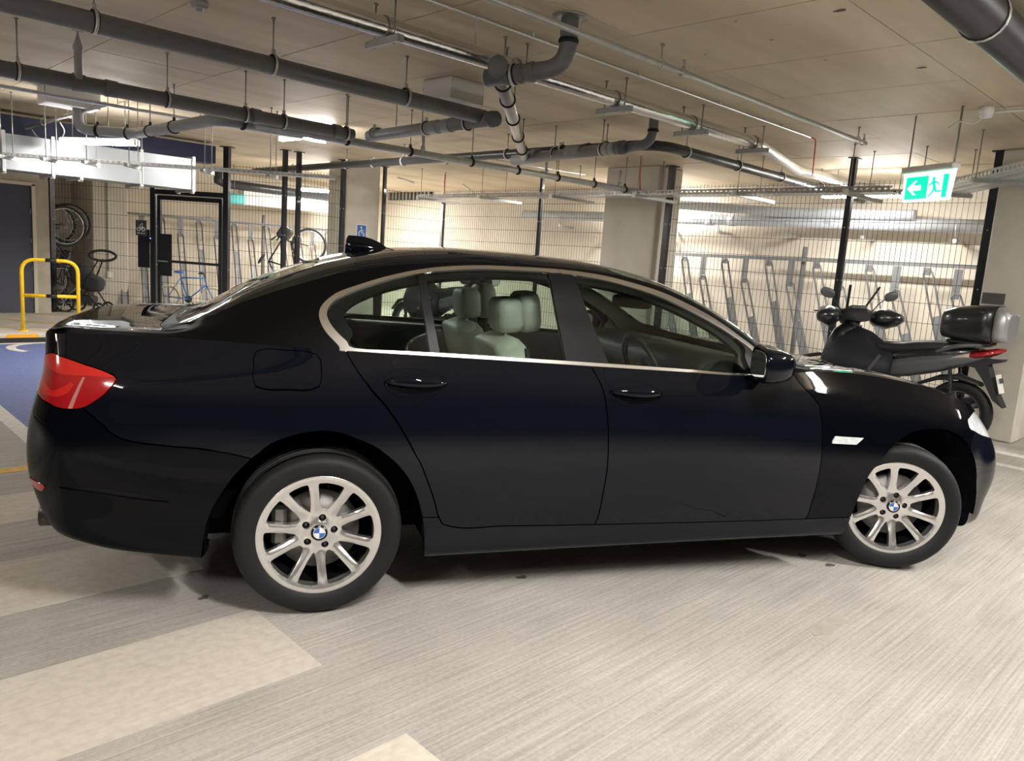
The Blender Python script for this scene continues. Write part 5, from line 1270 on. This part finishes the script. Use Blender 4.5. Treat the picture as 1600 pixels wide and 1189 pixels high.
MB().box((x0 + .11, -.05, .96), (.16, .02, .018)).build('gate_lever', M_ZINC, gt)
pl = MB().box((-.15, -.045, 1.14), (.20, .012, .60)).build('keeper_plate', M_BLACKST, gt)
MB().box((-.02, -.055, 1.28), (.035, .02, .09)).build('card_reader', M_BLACKPL, gt); MB().ball((-.02, -.067, 1.305), .007).build('reader_light', mat('blue_led', (.05, .1, .9), .4, emit=(.1, .25, 1.), emit_s=4.), gt)
# bicycle sign
M_SIGNG = mat('sign_grey', (.055, .058, .065), .5)
bs = empty('bicycle_sign', gt.matrix_basis @ Vector((-.185, -.06, 1.46)), gt.rotation_euler.z, 'small grey sign with a white bicycle symbol on the fence by the gate', 'sign')
MB().box((0, 0, 0), (.19, .006, .24), bev=.002).build('sign_plate', M_SIGNG, bs)
for x in (-.04, .04): MB().tube([(x + .028 * math.cos(a), -.005, -.02 + .028 * math.sin(a)) for a in np.linspace(0, 2 * PI, 18, endpoint=False)], .005, 5, closed=True).build('sign_wheel', M_WHITE, bs)
for p_ in ([(-.04, -.02), (-.015, .02), (.025, .02), (.04, -.02)], [(-.015, .02), (0, -.02), (.025, .02)], [(-.03, .035), (-.005, .045), (.02, .075), (.03, .03)]): MB().tube([(x, -.005, z) for x, z in p_], .0045, 5).build('sign_stroke', M_WHITE, bs)
tm = text_mesh('Bike Store', .032); o = link('sign_text', tm, M_WHITE, bs, smooth=False); o.rotation_euler = (PI / 2, 0, 0); o.location = (0, -.004, -.082)
# wheelchair sign on the far column
p = at_v(565, 362, 7.85); ws_ = empty('wheelchair_sign', (p.x, 7.855, p.z), 0, 'blue wheelchair sign with a white border on the far column', 'sign')
MB().box((0, 0, 0), (.20, .006, .24), bev=.002).build('sign_border', M_WHITE, ws_); MB().box((0, -.004, 0), (.175, .004, .215)).build('sign_field', mat('sign_blue', (.015, .10, .42), .4), ws_)
MB().ball((-.012, -.007, .07), .017, (1, .2, 1), 12).build('sign_head', M_WHITE, ws_)
MB().tube([(-.01, -.008, .045), (-.005, -.008, -.015), (.035, -.008, -.02), (.055, -.008, -.065)], .0095, 6).build('sign_stroke', M_WHITE, ws_); MB().tube([(-.008, -.008, .02), (.035, -.008, .018)], .007, 6).build('sign_stroke', M_WHITE, ws_)
MB().tube([(-.008 + .05 * math.cos(a), -.008, -.035 + .05 * math.sin(a)) for a in np.linspace(2.0, 5.9, 18)], .0075, 6).build('sign_stroke', M_WHITE, ws_)

# ----------------------------------------------------------------- yellow barrier
B0 = at_z(36.5, 517, .1); B1 = at_z(121, 523, .1); B1 = Vector((B0.x + .66, B0.y - .20, .1))
yb = empty('barrier_rail', B0, math.atan2(B1.y - B0.y, B1.x - B0.x), 'yellow tubular hoop barrier with black bands standing on the walkway', 'barrier'); WB = .64
def hoop(pts, m, name): return MB().tube(pts, .024, 14).build(name, m, yb)
full = fillet([(0, 0, 0), (0, 0, .94), (WB, 0, .94), (WB, 0, 0)], .17, 10)
hoop(full, M_YEL, 'barrier_hoop'); hoop([(.02, 0, .47), (WB - .02, 0, .47)], M_YEL, 'mid_rail')
for zz in (.94, .47): MB().tube([(WB * .42, 0, zz), (WB * .62, 0, zz)], .0247, 14).build('black_band', M_BLK, yb)
for x in (0, WB): MB().lathe([(.024, .012), (.06, .01), (.06, 0)], (x, 0, 0), (0, 0, 1), 18).build('foot_flange', M_YEL, yb)

# ----------------------------------------------------------------- bike racks
M_RACK = mat('rack_zinc', (.17, .175, .18), .5, .2, noise=.1, nscale=12)
def rack_mesh(low, lean, out):
    """local: top at (0,0,zt) on the wall rail; foot leans sideways and outwards"""
    zt = 1.42 if low else 1.70; a = Vector((0, 0, zt)); b = Vector((lean[0], lean[1], .03)); d = (b - a).normalized()
    sd = d.cross(Vector((lean[1], -lean[0], 0)).cross(d)).normalized() if False else Vector((lean[0], lean[1], 0)).normalized()
    side = d.cross(Vector((out[0], out[1], 0))).normalized(); w = .055
    gut = MB(); n = side.cross(d).normalized()
    gut.bar(a + d * .62, b, .11, .006, n)
    for s in (-1, 1): gut.bar(a + d * .05 + side * s * w, b + side * s * w, .006, .045, n)
    loop = MB(); loop.tube([a + d * .05 - side * w, a + d * .01 - side * w * .8, a - d * .012, a + d * .01 + side * w * .8, a + d * .05 + side * w], .012, 8); loop.bar(a + d * .05 - side * w, a + d * .62 - side * w, .018, .03, n); loop.bar(a + d * .05 + side * w, a + d * .62 + side * w, .018, .03, n)
    br = None
    br = MB(); br.bar((0, 0, 1.74), (0, 0, zt - .06), .10, .006, Vector((out[0], out[1], 0)))
    hk = MB(); c = a + d * .45 + n * .05; hk.tube([c - side * .03, c + n * .04, c + side * .03], .005, 6)
    return gut.mesh('gutter'), loop.mesh('rack_loop'), br.mesh('hanger_strip'), hk.mesh('wheel_hook')
def rack_row(name, pts, lean, out, label, group):
    ms = {k: rack_mesh(k, lean, out) for k in (True, False)}
    for i, (x, y, z) in enumerate(pts):
        low = i % 2 == 1; t = empty('bike_rack', (x, y, z), 0, label(i), 'bike rack', group)
        for nm, me in zip(('gutter', 'rack_loop', 'hanger_strip', 'wheel_hook'), ms[low]): link(nm, me, M_RACK, t, smooth=False)
ORD = 'first second third fourth fifth sixth seventh eighth ninth tenth eleventh twelfth thirteenth fourteenth fifteenth'.split()
RU_ = 8.95
rack_row('right', [(RU_, 4.55 - .372 * i, 0) for i in range(15)], (-.25, -.62), (-1, 0), lambda i: ('tall' if i % 2 == 0 else 'low-hung') + ' galvanised bike rack on the back wall, %s from the right-hand column' % ORD[14 - i], 'bike racks on the back wall')
t = empty('rack_rail', (RU_, 1.9, 0), 0, 'galvanised rail carrying the bike racks on the back wall', 'rail')
wb(MB().bar((RU_ + .06, 4.85, 1.74), (RU_ + .06, -.62, 1.78), .05, .05), 'rail_bar', M_RACK, t)
for v in (4.1, 1.82, -.5): wb(MB().bar((RU_ + .11, v, .0), (RU_ + .11, v, 1.95), .05, .05, (0, 1, 0)), 'rail_post', M_RACK, t)
EV = 12.62
rack_row('end', [(3.05 + .372 * i, EV, .1) for i in range(14)], (-.16, -.72), (0, -1), lambda i: ('tall' if i % 2 == 0 else 'low-hung') + ' galvanised bike rack on the end wall, %s from the store column' % ORD[i], 'bike racks on the end wall')
t = empty('rack_rail', (5.4, EV, .1), 0, 'galvanised rail carrying the bike racks on the end wall', 'rail')
wb(MB().bar((2.99, EV + .06, 1.84), (8.3, EV + .06, 1.84), .05, .05), 'rail_bar', M_RACK, t)
for u in (3.1, 5.1, 6.0, 8.1): wb(MB().bar((u, EV + .11, .1), (u, EV + .11, 2.05), .05, .05, (1, 0, 0)), 'rail_post', M_RACK, t)

# services in the store: wide grey duct along the back wall with strut brackets, pale duct and lit boxes
t = pipe('store_drain', [(8.95, 7.6, 2.36), (8.95, -1.05, 2.27)], .085, mat('pale_blue_pvc', (.50, .53, .58), .4), 'pale grey-blue drain along the back wall behind the mesh fence', n=24)
for v in (6.6, 5.4, 4.2, 3.2, 2.05, .95, -.2):
    st = MB(); zz = 2.36 - (7.6 - v) * .0104; st.tube([(8.95, v, zz + .1), (8.85, v, zz - .02), (8.93, v, zz - .16)], .008, 6); st.box((8.93, v, zz - .19), (.10, .045, .045)); st.bar((8.95, v, zz - .2), (9.285, v, zz - .2), .04, .04); wb(st, 'strut_bracket', M_ZINC, t)
for v in (3.4, 3.0, 1.45): coupling(t, (8.95, v, 2.31), Y, .085, .12, MATS['pale_blue_pvc'])
t = pipe('store_drain', [(7.9, 4.2, 2.50), (8.85, 2.0, 2.42), (8.85, .3, 2.40)], .07, MATS['pale_blue_pvc'], 'second grey-blue drain joining the back-wall drain at a shallow angle', .3, 20)
dk = MB(); dk.box((6.4, 12.35, 2.36), (2.2, .3, .30)); o = dk.build('store_duct', mat('white_duct', (.80, .82, .84), .35, .3)); tag(o, 'bright white duct on the end wall of the cycle store', 'duct')
o = MB().tube([(4.75, 12.2, 2.83), (4.75, 12.2, 2.62), (4.9, 12.2, 2.58), (7.4, 12.2, 2.56)], .09, 16).build('store_drain', M_DARKPVC); tag(o, 'black bent drain above the white duct in the cycle store', 'pipe')
o = MB().box((4.55, 11.0, 2.24), (.34, .25, .18), bev=.02).build('cyan_box', mat('cyan_plain', (.10, .62, .66), .4)); tag(o, 'plain cyan box hanging by the gate post under the duct', 'box')  # box built for a cyan patch of unsettled origin
MB().tube([(0, 0, .09), (0, 0, H - 2.24)], .006, 6).build('hanger_rod', M_STEEL, o, (4.55, 11.0, 2.24))
vd = empty('louvre_vent', (7.05, 12.9, 2.2), 0, 'dark slatted vent high on the end wall', 'vent')
# vent behind short fence panel
ve = at_u(640, 305, 9.25); t = empty('louvre_vent', (9.25, ve.y, ve.z), 0, 'dark louvred vent high on the back wall beyond the far column', 'vent'); D.objects.remove(vd)
MB().box((0, 0, 0), (.05, 1.7, .22)).build('vent_frame', M_BLACKPL, t)
for i in range(12): MB().box((-.035, -.78 + i * .142, 0), (.02, .06, .20)).build('vent_slat', M_ZINCD, t)
# wall conduit and socket on the store column
o = MB().tube([(2.62, 11.985, 2.4), (2.62, 11.985, .75)], .012, 8).build('conduit', M_ZINCD); tag(o, 'thin conduit running down the store column to a socket', 'conduit')
o = MB().box((2.64, 11.98, .68), (.09, .04, .11), bev=.008).build('socket_box', M_OFFW); tag(o, 'pale socket box at the foot of the store column conduit', 'socket')

# ----------------------------------------------------------------- bicycles
def bicycle(loc, rot, label, r=.34, cf=(.01, .01, .012), ct=(.015, .015, .015), scale=1., basket=False, spoke=True, saddle=None):
    t = empty('bicycle', loc, 0, label, 'bicycle'); t.rotation_euler = rot; t.scale = (scale,) * 3
    mf = mat('bike_%02d_%02d_%02d' % tuple(int(c * 99) for c in cf), cf, .3, coat=.4); mt = mat('bike_tyre_%02d%02d' % tuple(int(c * 99) for c in ct[:2]), ct, .7)
    for x in (-.51, .51):
        w = MB(); w.tube([(x + r * math.cos(a), 0, r + r * math.sin(a)) for a in np.linspace(0, 2 * PI, 36, endpoint=False)], .022, 8, closed=True); wo = w.build('wheel', mt, t)
        s = MB(); s.tube([(x + (r - .03) * math.cos(a), 0, r + (r - .03) * math.sin(a)) for a in np.linspace(0, 2 * PI, 36, endpoint=False)], .010, 6, closed=True)
        for i in range(14): a = 2 * PI * i / 14; s.tube([(x, .01 * (i % 2 * 2 - 1), r), (x + (r - .03) * math.cos(a), 0, r + (r - .03) * math.sin(a))], .0018, 4, False)
        s.build('spokes', M_ZINC, wo)
    BB = (-.05, 0, r - .04); ST = (-.22, 0, r + .48); HT = (.33, 0, r + .50); HB = (.37, 0, r + .34)
    f = MB()
    for a, b in ((BB, ST), (ST, HT), (BB, HB), (HT, HB)): f.tube([a, b], .017, 8)
    for s in (-.04, .04): f.tube([(BB[0], s, BB[2]), (-.51, s, r)], .010, 6); f.tube([(ST[0], s, ST[2]), (-.51, s, r)], .009, 6); f.tube([(HB[0], s, HB[2]), (.51, s, r)], .012, 6)
    f.build('bike_frame', mf, t)
    MB().tube([ST, (-.26, 0, r + .60)], .013, 8).build('seat_post', M_ZINC, t)
    sd_ = MB(); sd_.ball((-.26, 0, r + .62), .1, (1.25, .65, .32), 12); sd_.build('saddle', mat('saddle_%02d' % int((saddle or (.01,))[0] * 99), saddle or (.012, .012, .014), .5), t)
    hb = MB(); hb.tube(fillet([HT, (.31, 0, r + .60)], .01), .013, 8); hb.tube(fillet([(.20, -.28, r + .62), (.32, -.15, r + .60), (.32, .15, r + .60), (.20, .28, r + .62)], .08), .011, 8); hb.build('handlebar', M_BLK, t)
    for s in (-1, 1): MB().tube([(.20, s * .28, r + .62), (.29, s * .18, r + .607)], .017, 8).build('grip', M_BLK, t)
    cr = MB(); cr.lathe([(.0, -.005), (.09, -.005), (.09, .005), (0, .005)], (BB[0], .045, BB[2]), (0, 1, 0), 20); cr.tube([BB, (BB[0] + .12, .07, BB[2] - .12)], .010, 6); cr.tube([BB, (BB[0] - .12, -.07, BB[2] + .12)], .010, 6); cr.build('crankset', M_BLK, t)
    if basket: 
        MB().box((.44, 0, r + .52), (.26, .34, .24), bev=.04).build('basket_bag', M_BLACKPL, t)
    return t
kb = at_z(283, 466, .1)
bicycle((3.95, 11.55, .1), (0, 0, math.radians(-25)), "small child's bicycle with blue frame and pale tyres behind the gate", .27, (.03, .16, .50), (.62, .55, .42), .78, saddle=(.04, .15, .6))
bicycle((6.1, 10.9, .85), (0, math.radians(-58), math.radians(-38)), 'dark bicycle reared up in a rack with a black bag on its bars', .33, (.01, .01, .012), basket=True)
for i, (x, y, z, ry, rz, lab) in enumerate(((2.22, 11.95, 1.0, -80, -14, 'black bicycle hung upright, its front wheel highest'), (2.12, 11.62, .97, -86, 6, 'black bicycle hung upright in the middle of the tangle'), (2.10, 12.32, .99, -83, -6, 'black bicycle hung upright against the return wall'))):
    bicycle((x, y, z), (0, math.radians(ry), math.radians(rz)), lab + ' above the pushchair', .33, (.008, .008, .01))
# pushchair
p0 = Vector((1.93, 10.88, .1)); pr = empty('pushchair', p0, math.radians(-42), 'folded dark pushchair with an oval handle standing behind the mesh fence', 'pushchair')
M_FAB = mat('dark_fabric', (.035, .035, .04), .9, bump=.2, bscale=80)
for x, y, r in ((-.24, -.2, .15), (-.24, .2, .15), (.30, -.16, .085), (.30, .16, .085)):
    w = MB(); w.tube([(x + r * math.cos(a), y, r + r * math.sin(a)) for a in np.linspace(0, 2 * PI, 24, endpoint=False)], .018, 8, closed=True); wo = w.build('wheel', M_RUBBER, pr)
    s = MB()
    for i in range(6): a = PI * i / 3; s.tube([(x, y, r), (x + r * math.cos(a), y, r + r * math.sin(a))], .009, 6)
    s.build('wheel_spokes', M_ZINC, wo)
ch = MB()
for y in (-.18, .18): ch.tube([(-.24, y, .15), (.05, y, .45), (.30, y * .9, .10)], .014, 8); ch.tube([(.05, y, .45), (.27, y * .4, .90)], .013, 8)
ch.tube([(-.24, -.2, .15), (-.24, .2, .15)], .012, 8); ch.build('chassis', M_BLK, pr)
MB().tube([(.30 + .17 * math.cos(a), .10 * math.cos(a), .96 + .085 * math.sin(a)) for a in np.linspace(0, 2 * PI, 24, endpoint=False)], .022, 8, closed=True).build('oval_handle', M_BLK, pr)
cushion('seat_pod', (.05, 0, .52), (.52, .34, .28), RY(18), M_FAB, pr, .6); cushion('hood', (-.08, 0, .68), (.30, .36, .24), RY(-20), M_FAB, pr, .7); cushion('under_basket', (.0, 0, .22), (.36, .28, .14), RY(0), M_FAB, pr, .5)
# ================================================================= SCOOTERS
M_SCB = mat('scooter_black', (.008, .009, .012), .28, coat=.5)
M_SCG = mat('scooter_grey', (.10, .103, .11), .38, .3, coat=.3)
M_SCM = mat('scooter_matt', (.018, .019, .021), .55, bump=.1, bscale=120)
M_APRON = mat('apron_fabric', (.010, .011, .018), .6, bump=.15, bscale=50)
M_SEAT = mat('vinyl_seat', (.014, .014, .016), .55, bump=.12, bscale=150)
def loft_sections(name, secs, m, parent, n=16, p=.6):
    """secs: (centre, half width (y), half height, tilt deg) super-ellipse rings in planes normal to local x"""
    mb = MB(); R = []
    f = lambda t: abs(t) ** p * (1 if t >= 0 else -1)
    for (c, hw, hh, *tl) in secs:
        M3 = Matrix.Rotation(math.radians(tl[0] if tl else 0), 3, 'Y')
        R.append([Vector(c) + M3 @ Vector((0, hw * f(math.cos(a)), hh * f(math.sin(a)))) for a in np.linspace(0, 2 * PI, n, endpoint=False)])
    mb.loft(R); return mb.build(name, m, parent)
def scooter(loc, rz, label, box=True, lean=0.):
    """local: x forward, origin on the floor midway between the axles"""
    t = empty('scooter', loc, rz, label, 'scooter'); t.rotation_euler = (lean, 0, rz); t.scale = (1.03, 1., 1.07)
    for x, r, nm in ((-.68, .29, 'rear_wheel'), (.68, .30, 'front_wheel')):
        w = MB(); w.lathe([(r - .085, -.035), (r - .07, -.055), (r - .02, -.058), (r, -.03), (r + .002, 0), (r, .03), (r - .02, .058), (r - .07, .055), (r - .085, .035)], (x, 0, r), (0, 1, 0), 40); wo = w.build(nm, M_TYRE, t)
        rm = MB(); rm.lathe([(r - .085, -.035), (r - .10, -.03), (r - .10, .03), (r - .085, .035)], (x, 0, r), (0, 1, 0), 32)
        for i in range(5): a = 2 * PI * i / 5; rm.bar((x, 0, r), (x + (r - .09) * math.cos(a), 0, r + (r - .09) * math.sin(a)), .03, .03, (0, 1, 0))
        rm.lathe([(0, -.04), (.05, -.04), (.05, .04), (0, .04)], (x, 0, r), (0, 1, 0), 18); rm.build('wheel_rim', M_SCG, wo)
    # front fork, mudguard, leg apron, nose
    fk = MB()
    for s in (-.085, .085): fk.tube([(.68, s, .30), (.53, s, .72)], .022, 10)
    fk.build('front_fork', M_SCM, t)
    loft_sections('front_mudguard', [((.98, 0, .46), .05, .02, 60), ((.84, 0, .61), .07, .02, 30), ((.66, 0, .655), .075, .022, 0), ((.46, 0, .58), .07, .02, -35)], M_SCB, t)
    loft_sections('leg_shield', [((.40, 0, .30), .18, .04, 60), ((.50, 0, .50), .24, .07, 62), ((.50, 0, .72), .27, .09, 68), ((.44, 0, .90), .22, .09, 70), ((.38, 0, .99), .12, .06, 70)], M_SCB, t)
    # fabric leg apron draped over the shield towards the seat
    ap = MB(); R = []
    for x, z0, z1, hw in ((.60, .42, .80, .20), (.54, .40, .93, .30), (.40, .38, .99, .34), (.22, .40, .93, .335), (.04, .42, .83, .31), (-.10, .50, .80, .25)):
        R.append([Vector((x, hw * math.cos(a) * (1 - .22 * max(math.sin(a), 0)), (z0 + z1) / 2 + (z1 - z0) / 2 * math.sin(a) + .012 * math.sin(5 * a + x * 20))) for a in np.linspace(0, 2 * PI, 22, endpoint=False)])
    ap.loft(R); ao = ap.build('leg_apron', M_APRON, t)
    for s in (-1, 1):
        MB().prism([(.16, .52), (.24, .52), (.20, .58)], s * .318, s * .326).build('apron_badge', M_SCG, ao)
        MB().bar((.10, s * .325, .52), (-.02, s * .30, .74), .03, .006, (0, 1, 0)).build('reflective_strip', M_SCG, ao)
    # body
    loft_sections('seat', [((.18, 0, .735), .10, .04), ((.05, 0, .80), .14, .055), ((-.16, 0, .815), .16, .06), ((-.26, 0, .84), .165, .06), ((-.44, 0, .865), .15, .055), ((-.62, 0, .875), .12, .04), ((-.72, 0, .875), .06, .02)], M_SEAT, t, 18)
    loft_sections('side_fairing', [((.16, 0, .57), .13, .05), ((0, 0, .61), .19, .09), ((-.25, 0, .67), .205, .11), ((-.5, 0, .735), .19, .095), ((-.74, 0, .805), .13, .06), ((-.88, 0, .84), .06, .025)], M_SCG, t, 18)
    loft_sections('fairing_top', [((.10, 0, .68), .15, .05), ((-.2, 0, .755), .19, .06), ((-.5, 0, .81), .175, .055), ((-.80, 0, .86), .10, .03)], M_SCB, t, 18)
    MB().box((.12, 0, .36), (.62, .34, .12), bev=.05).build('floorboard', M_SCM, t)
    MB().box((-.36, .02, .36), (.52, .24, .24), bev=.06).build('engine_block', M_SCM, t)
    MB().tube([(-.2, -.15, .27), (-.5, -.17, .30), (-.86, -.17, .42)], [.025, .055, .06], 14).build('exhaust_silencer', M_SCM, t)
    for s in (-.15, .15):
        sp = MB(); sp.tube([(-.66, s, .32), (-.60, s, .70)], .016, 8)
        for i in range(7): sp.lathe([(.016, -.007), (.032, 0), (.016, .007)], (-.652 + .0075 * i, s, .40 + .038 * i), (.15, 0, 1), 12)
        sp.build('shock_absorber', M_SCM, t)
    loft_sections('rear_hugger', [((-.30, 0, .50), .08, .03, -40), ((-.48, 0, .585), .085, .03, -20), ((-.66, 0, .615), .085, .025, 0), ((-.84, 0, .575), .075, .02, 28)], M_SCM, t)
    # tail: lamp, plate hanger
    for s in (-1, 1):
        MB().loft([[(-.60, s * .155, .775), (-.60, s * .165, .79), (-.60, s * .15, .80)], [(-.74, s * .12, .79), (-.74, s * .15, .825), (-.74, s * .12, .855)], [(-.87, s * .075, .83), (-.87, s * .105, .855), (-.87, s * .07, .885)]]).build('indicator', mat('pale_amber_lens', (.62, .55, .48), .2, coat=.6), t)
        MB().loft([[(-.74, s * .115, .79), (-.74, s * .155, .825), (-.74, s * .115, .86)], [(-.90, s * .07, .835), (-.90, s * .11, .86), (-.90, s * .065, .90)], [(-.985, s * .02, .885), (-.985, s * .035, .895), (-.985, s * .02, .905)]]).build('tail_lens', M_REDL, t)
    MB().prism([(-.55, .735), (-.80, .80), (-1.0, .815), (-.98, .79), (-.88, .76), (-.93, .64), (-.97, .54), (-1.05, .40), (-.96, .46), (-.86, .62), (-.78, .72)], -.08, .08).build('plate_hanger', M_SCM, t)
    npl_ = MB(); npl_.box((-.985, 0, .60), (.008, .155, .165), Matrix.Rotation(math.radians(18), 3, 'Y')); no = npl_.build('number_plate', M_NUMBER, t)
    for q in ((-.045, .03), (0, .03), (.045, .03), (-.045, -.035), (0, -.035), (.045, -.035)): MB().box((-.9915, q[0], .60 + q[1]), (.004, .022, .045), Matrix.Rotation(math.radians(18), 3, 'Y')).build('plate_mark', M_BLK, no)
    # handlebar assembly, steered
    hb_ = empty('handlebar', (.40, 0, 0), math.radians(-32)); hb_.parent = t
    MB().tube([(.0, 0, .90), (-.03, 0, 1.05)], .06, 14).build('steering_neck', M_SCM, hb_)
    loft_sections('handlebar_cowl', [((.10, 0, 1.02), .08, .05), ((.02, 0, 1.07), .19, .07), ((-.08, 0, 1.08), .16, .065), ((-.15, 0, 1.06), .08, .04)], M_SCM, hb_)
    cushion('instrument_panel', (-.03, 0, 1.135), (.12, .20, .05), RY(25), M_SCG, hb_, .5)
    for s in (-1, 1):
        MB().tube([(-.04, s * .12, 1.06), (-.10, s * .40, 1.075)], .017, 10).build('grip', M_RUBBER, hb_)
        mf_ = MB(); R = []
        for q, rx, rz_, cx in ((.20, .05, .045, -.03), (.25, .10, .085, -.03), (.33, .115, .10, -.05), (.41, .09, .08, -.085), (.47, .05, .045, -.11), (.50, .02, .02, -.12)):
            R.append([(cx + rx * math.cos(a), s * q, 1.055 + rz_ * math.sin(a) + .01 * math.sin(3 * a + q * 30)) for a in np.linspace(0, 2 * PI, 16, endpoint=False)])
        mf_.loft(R).build('hand_muff', M_SCB, hb_)
        MB().tube([(-.07, s * .20, 1.09), (-.02, s * .36, 1.10), (.0, s * .46, 1.09)], .0075, 6).build('brake_lever', M_SCM, hb_)
        MB().tube([(-.04, s * .16, 1.09), (-.03, s * .26, 1.20), (-.05, s * .32, 1.25)], .006, 6).build('mirror_stem', M_SCM, hb_)
        cushion('mirror', (-.055, s * .37, 1.275), (.03, .17, .095), Matrix.Rotation(s * .25, 3, 'X'), M_SCG, hb_, .8, 16)
        MB().bar((.0, s * .09, 1.10), (-.12, s * .17, 1.36), .026, .014).build('screen_strut', M_SCM, hb_)
    scv = MB(); R = []
    for z, hw, x in ((1.10, .17, .12), (1.25, .20, .06), (1.42, .15, .0)):
        R.append([(x - .12 * (q / hw) ** 2, q, z) for q in np.linspace(-hw, hw, 9)])
    vs = [p for r_ in R for p in r_]; scv.add(vs, [(i * 9 + k, i * 9 + k + 1, (i + 1) * 9 + k + 1, (i + 1) * 9 + k) for i in range(2) for k in range(8)], True)
    scv.build('windscreen', MATS.get('clear_screen') or glass_mat('clear_screen', (.92, .93, .93)), hb_)
    # grab rail
    MB().tube(fillet([(-.42, -.15, .80), (-.62, -.165, .90), (-.86, -.10, .93), (-.86, .10, .93), (-.62, .165, .90), (-.42, .15, .80)], .08), .02, 10).build('grab_rail', M_SCG, t)
    if box:
        tb = empty('top_box'); tb.parent = t
        def sec(x, hw, z0, z1): return [(x, hw * (abs(math.cos(a)) ** .5) * (1 if math.cos(a) > 0 else -1), (z0 + z1) / 2 + (z1 - z0) / 2 * (abs(math.sin(a)) ** .5) * (1 if math.sin(a) > 0 else -1)) for a in np.linspace(0, 2 * PI, 24, endpoint=False)]
        MB().loft([sec(-.47, .18, .98, 1.19), sec(-.49, .205, .955, 1.22), (sec(-.60, .225, .95, 1.25)), sec(-.80, .235, .945, 1.275), sec(-.90, .235, .95, 1.275)]).build('box_shell', M_SCB, tb)
        MB().loft([sec(-.905, .225, .955, 1.27), sec(-.98, .21, .96, 1.245), sec(-1.015, .18, .985, 1.20)]).build('box_back', mat('box_silver', (.42, .425, .43), .35, .5), tb)
        MB().lathe([(.2, 0)], (0, 0, 0)).build('x', M_SCB, tb) if False else None
        MB().box((-.70, 0, .935), (.36, .26, .03), bev=.01).build('box_carrier', M_SCM, tb)
        MB().bar((-.82, -.2385, 1.10), (-.84, -.2375, 1.24), .012, .004, (0, 1, 0)).build('box_latch', M_SCM, tb)
        for s in (-1, 1): MB().box((-.995, s * .12, 1.175), (.012, .10, .06), Matrix.Rotation(-.42, 3, 'Y')).build('box_sticker', M_NUMBER, tb)
        for s in (-1, 1): MB().box((-1.0035, s * .12, 1.185), (.003, .075, .018), Matrix.Rotation(-.42, 3, 'Y')).build('sticker_mark', mat('sticker_red', (.55, .12, .14), .5), tb)
    return t
scooter((6.28, -.53, 0), PI / 2, 'black scooter with a dark top box parked between the bonnet and the bike fence', True)
h2 = at_u(662, 480, 6.1)
s2 = scooter((6.1, h2.y - .45, 0), PI / 2 + .25, 'dark scooter seen through the rear door windows of the car', True)
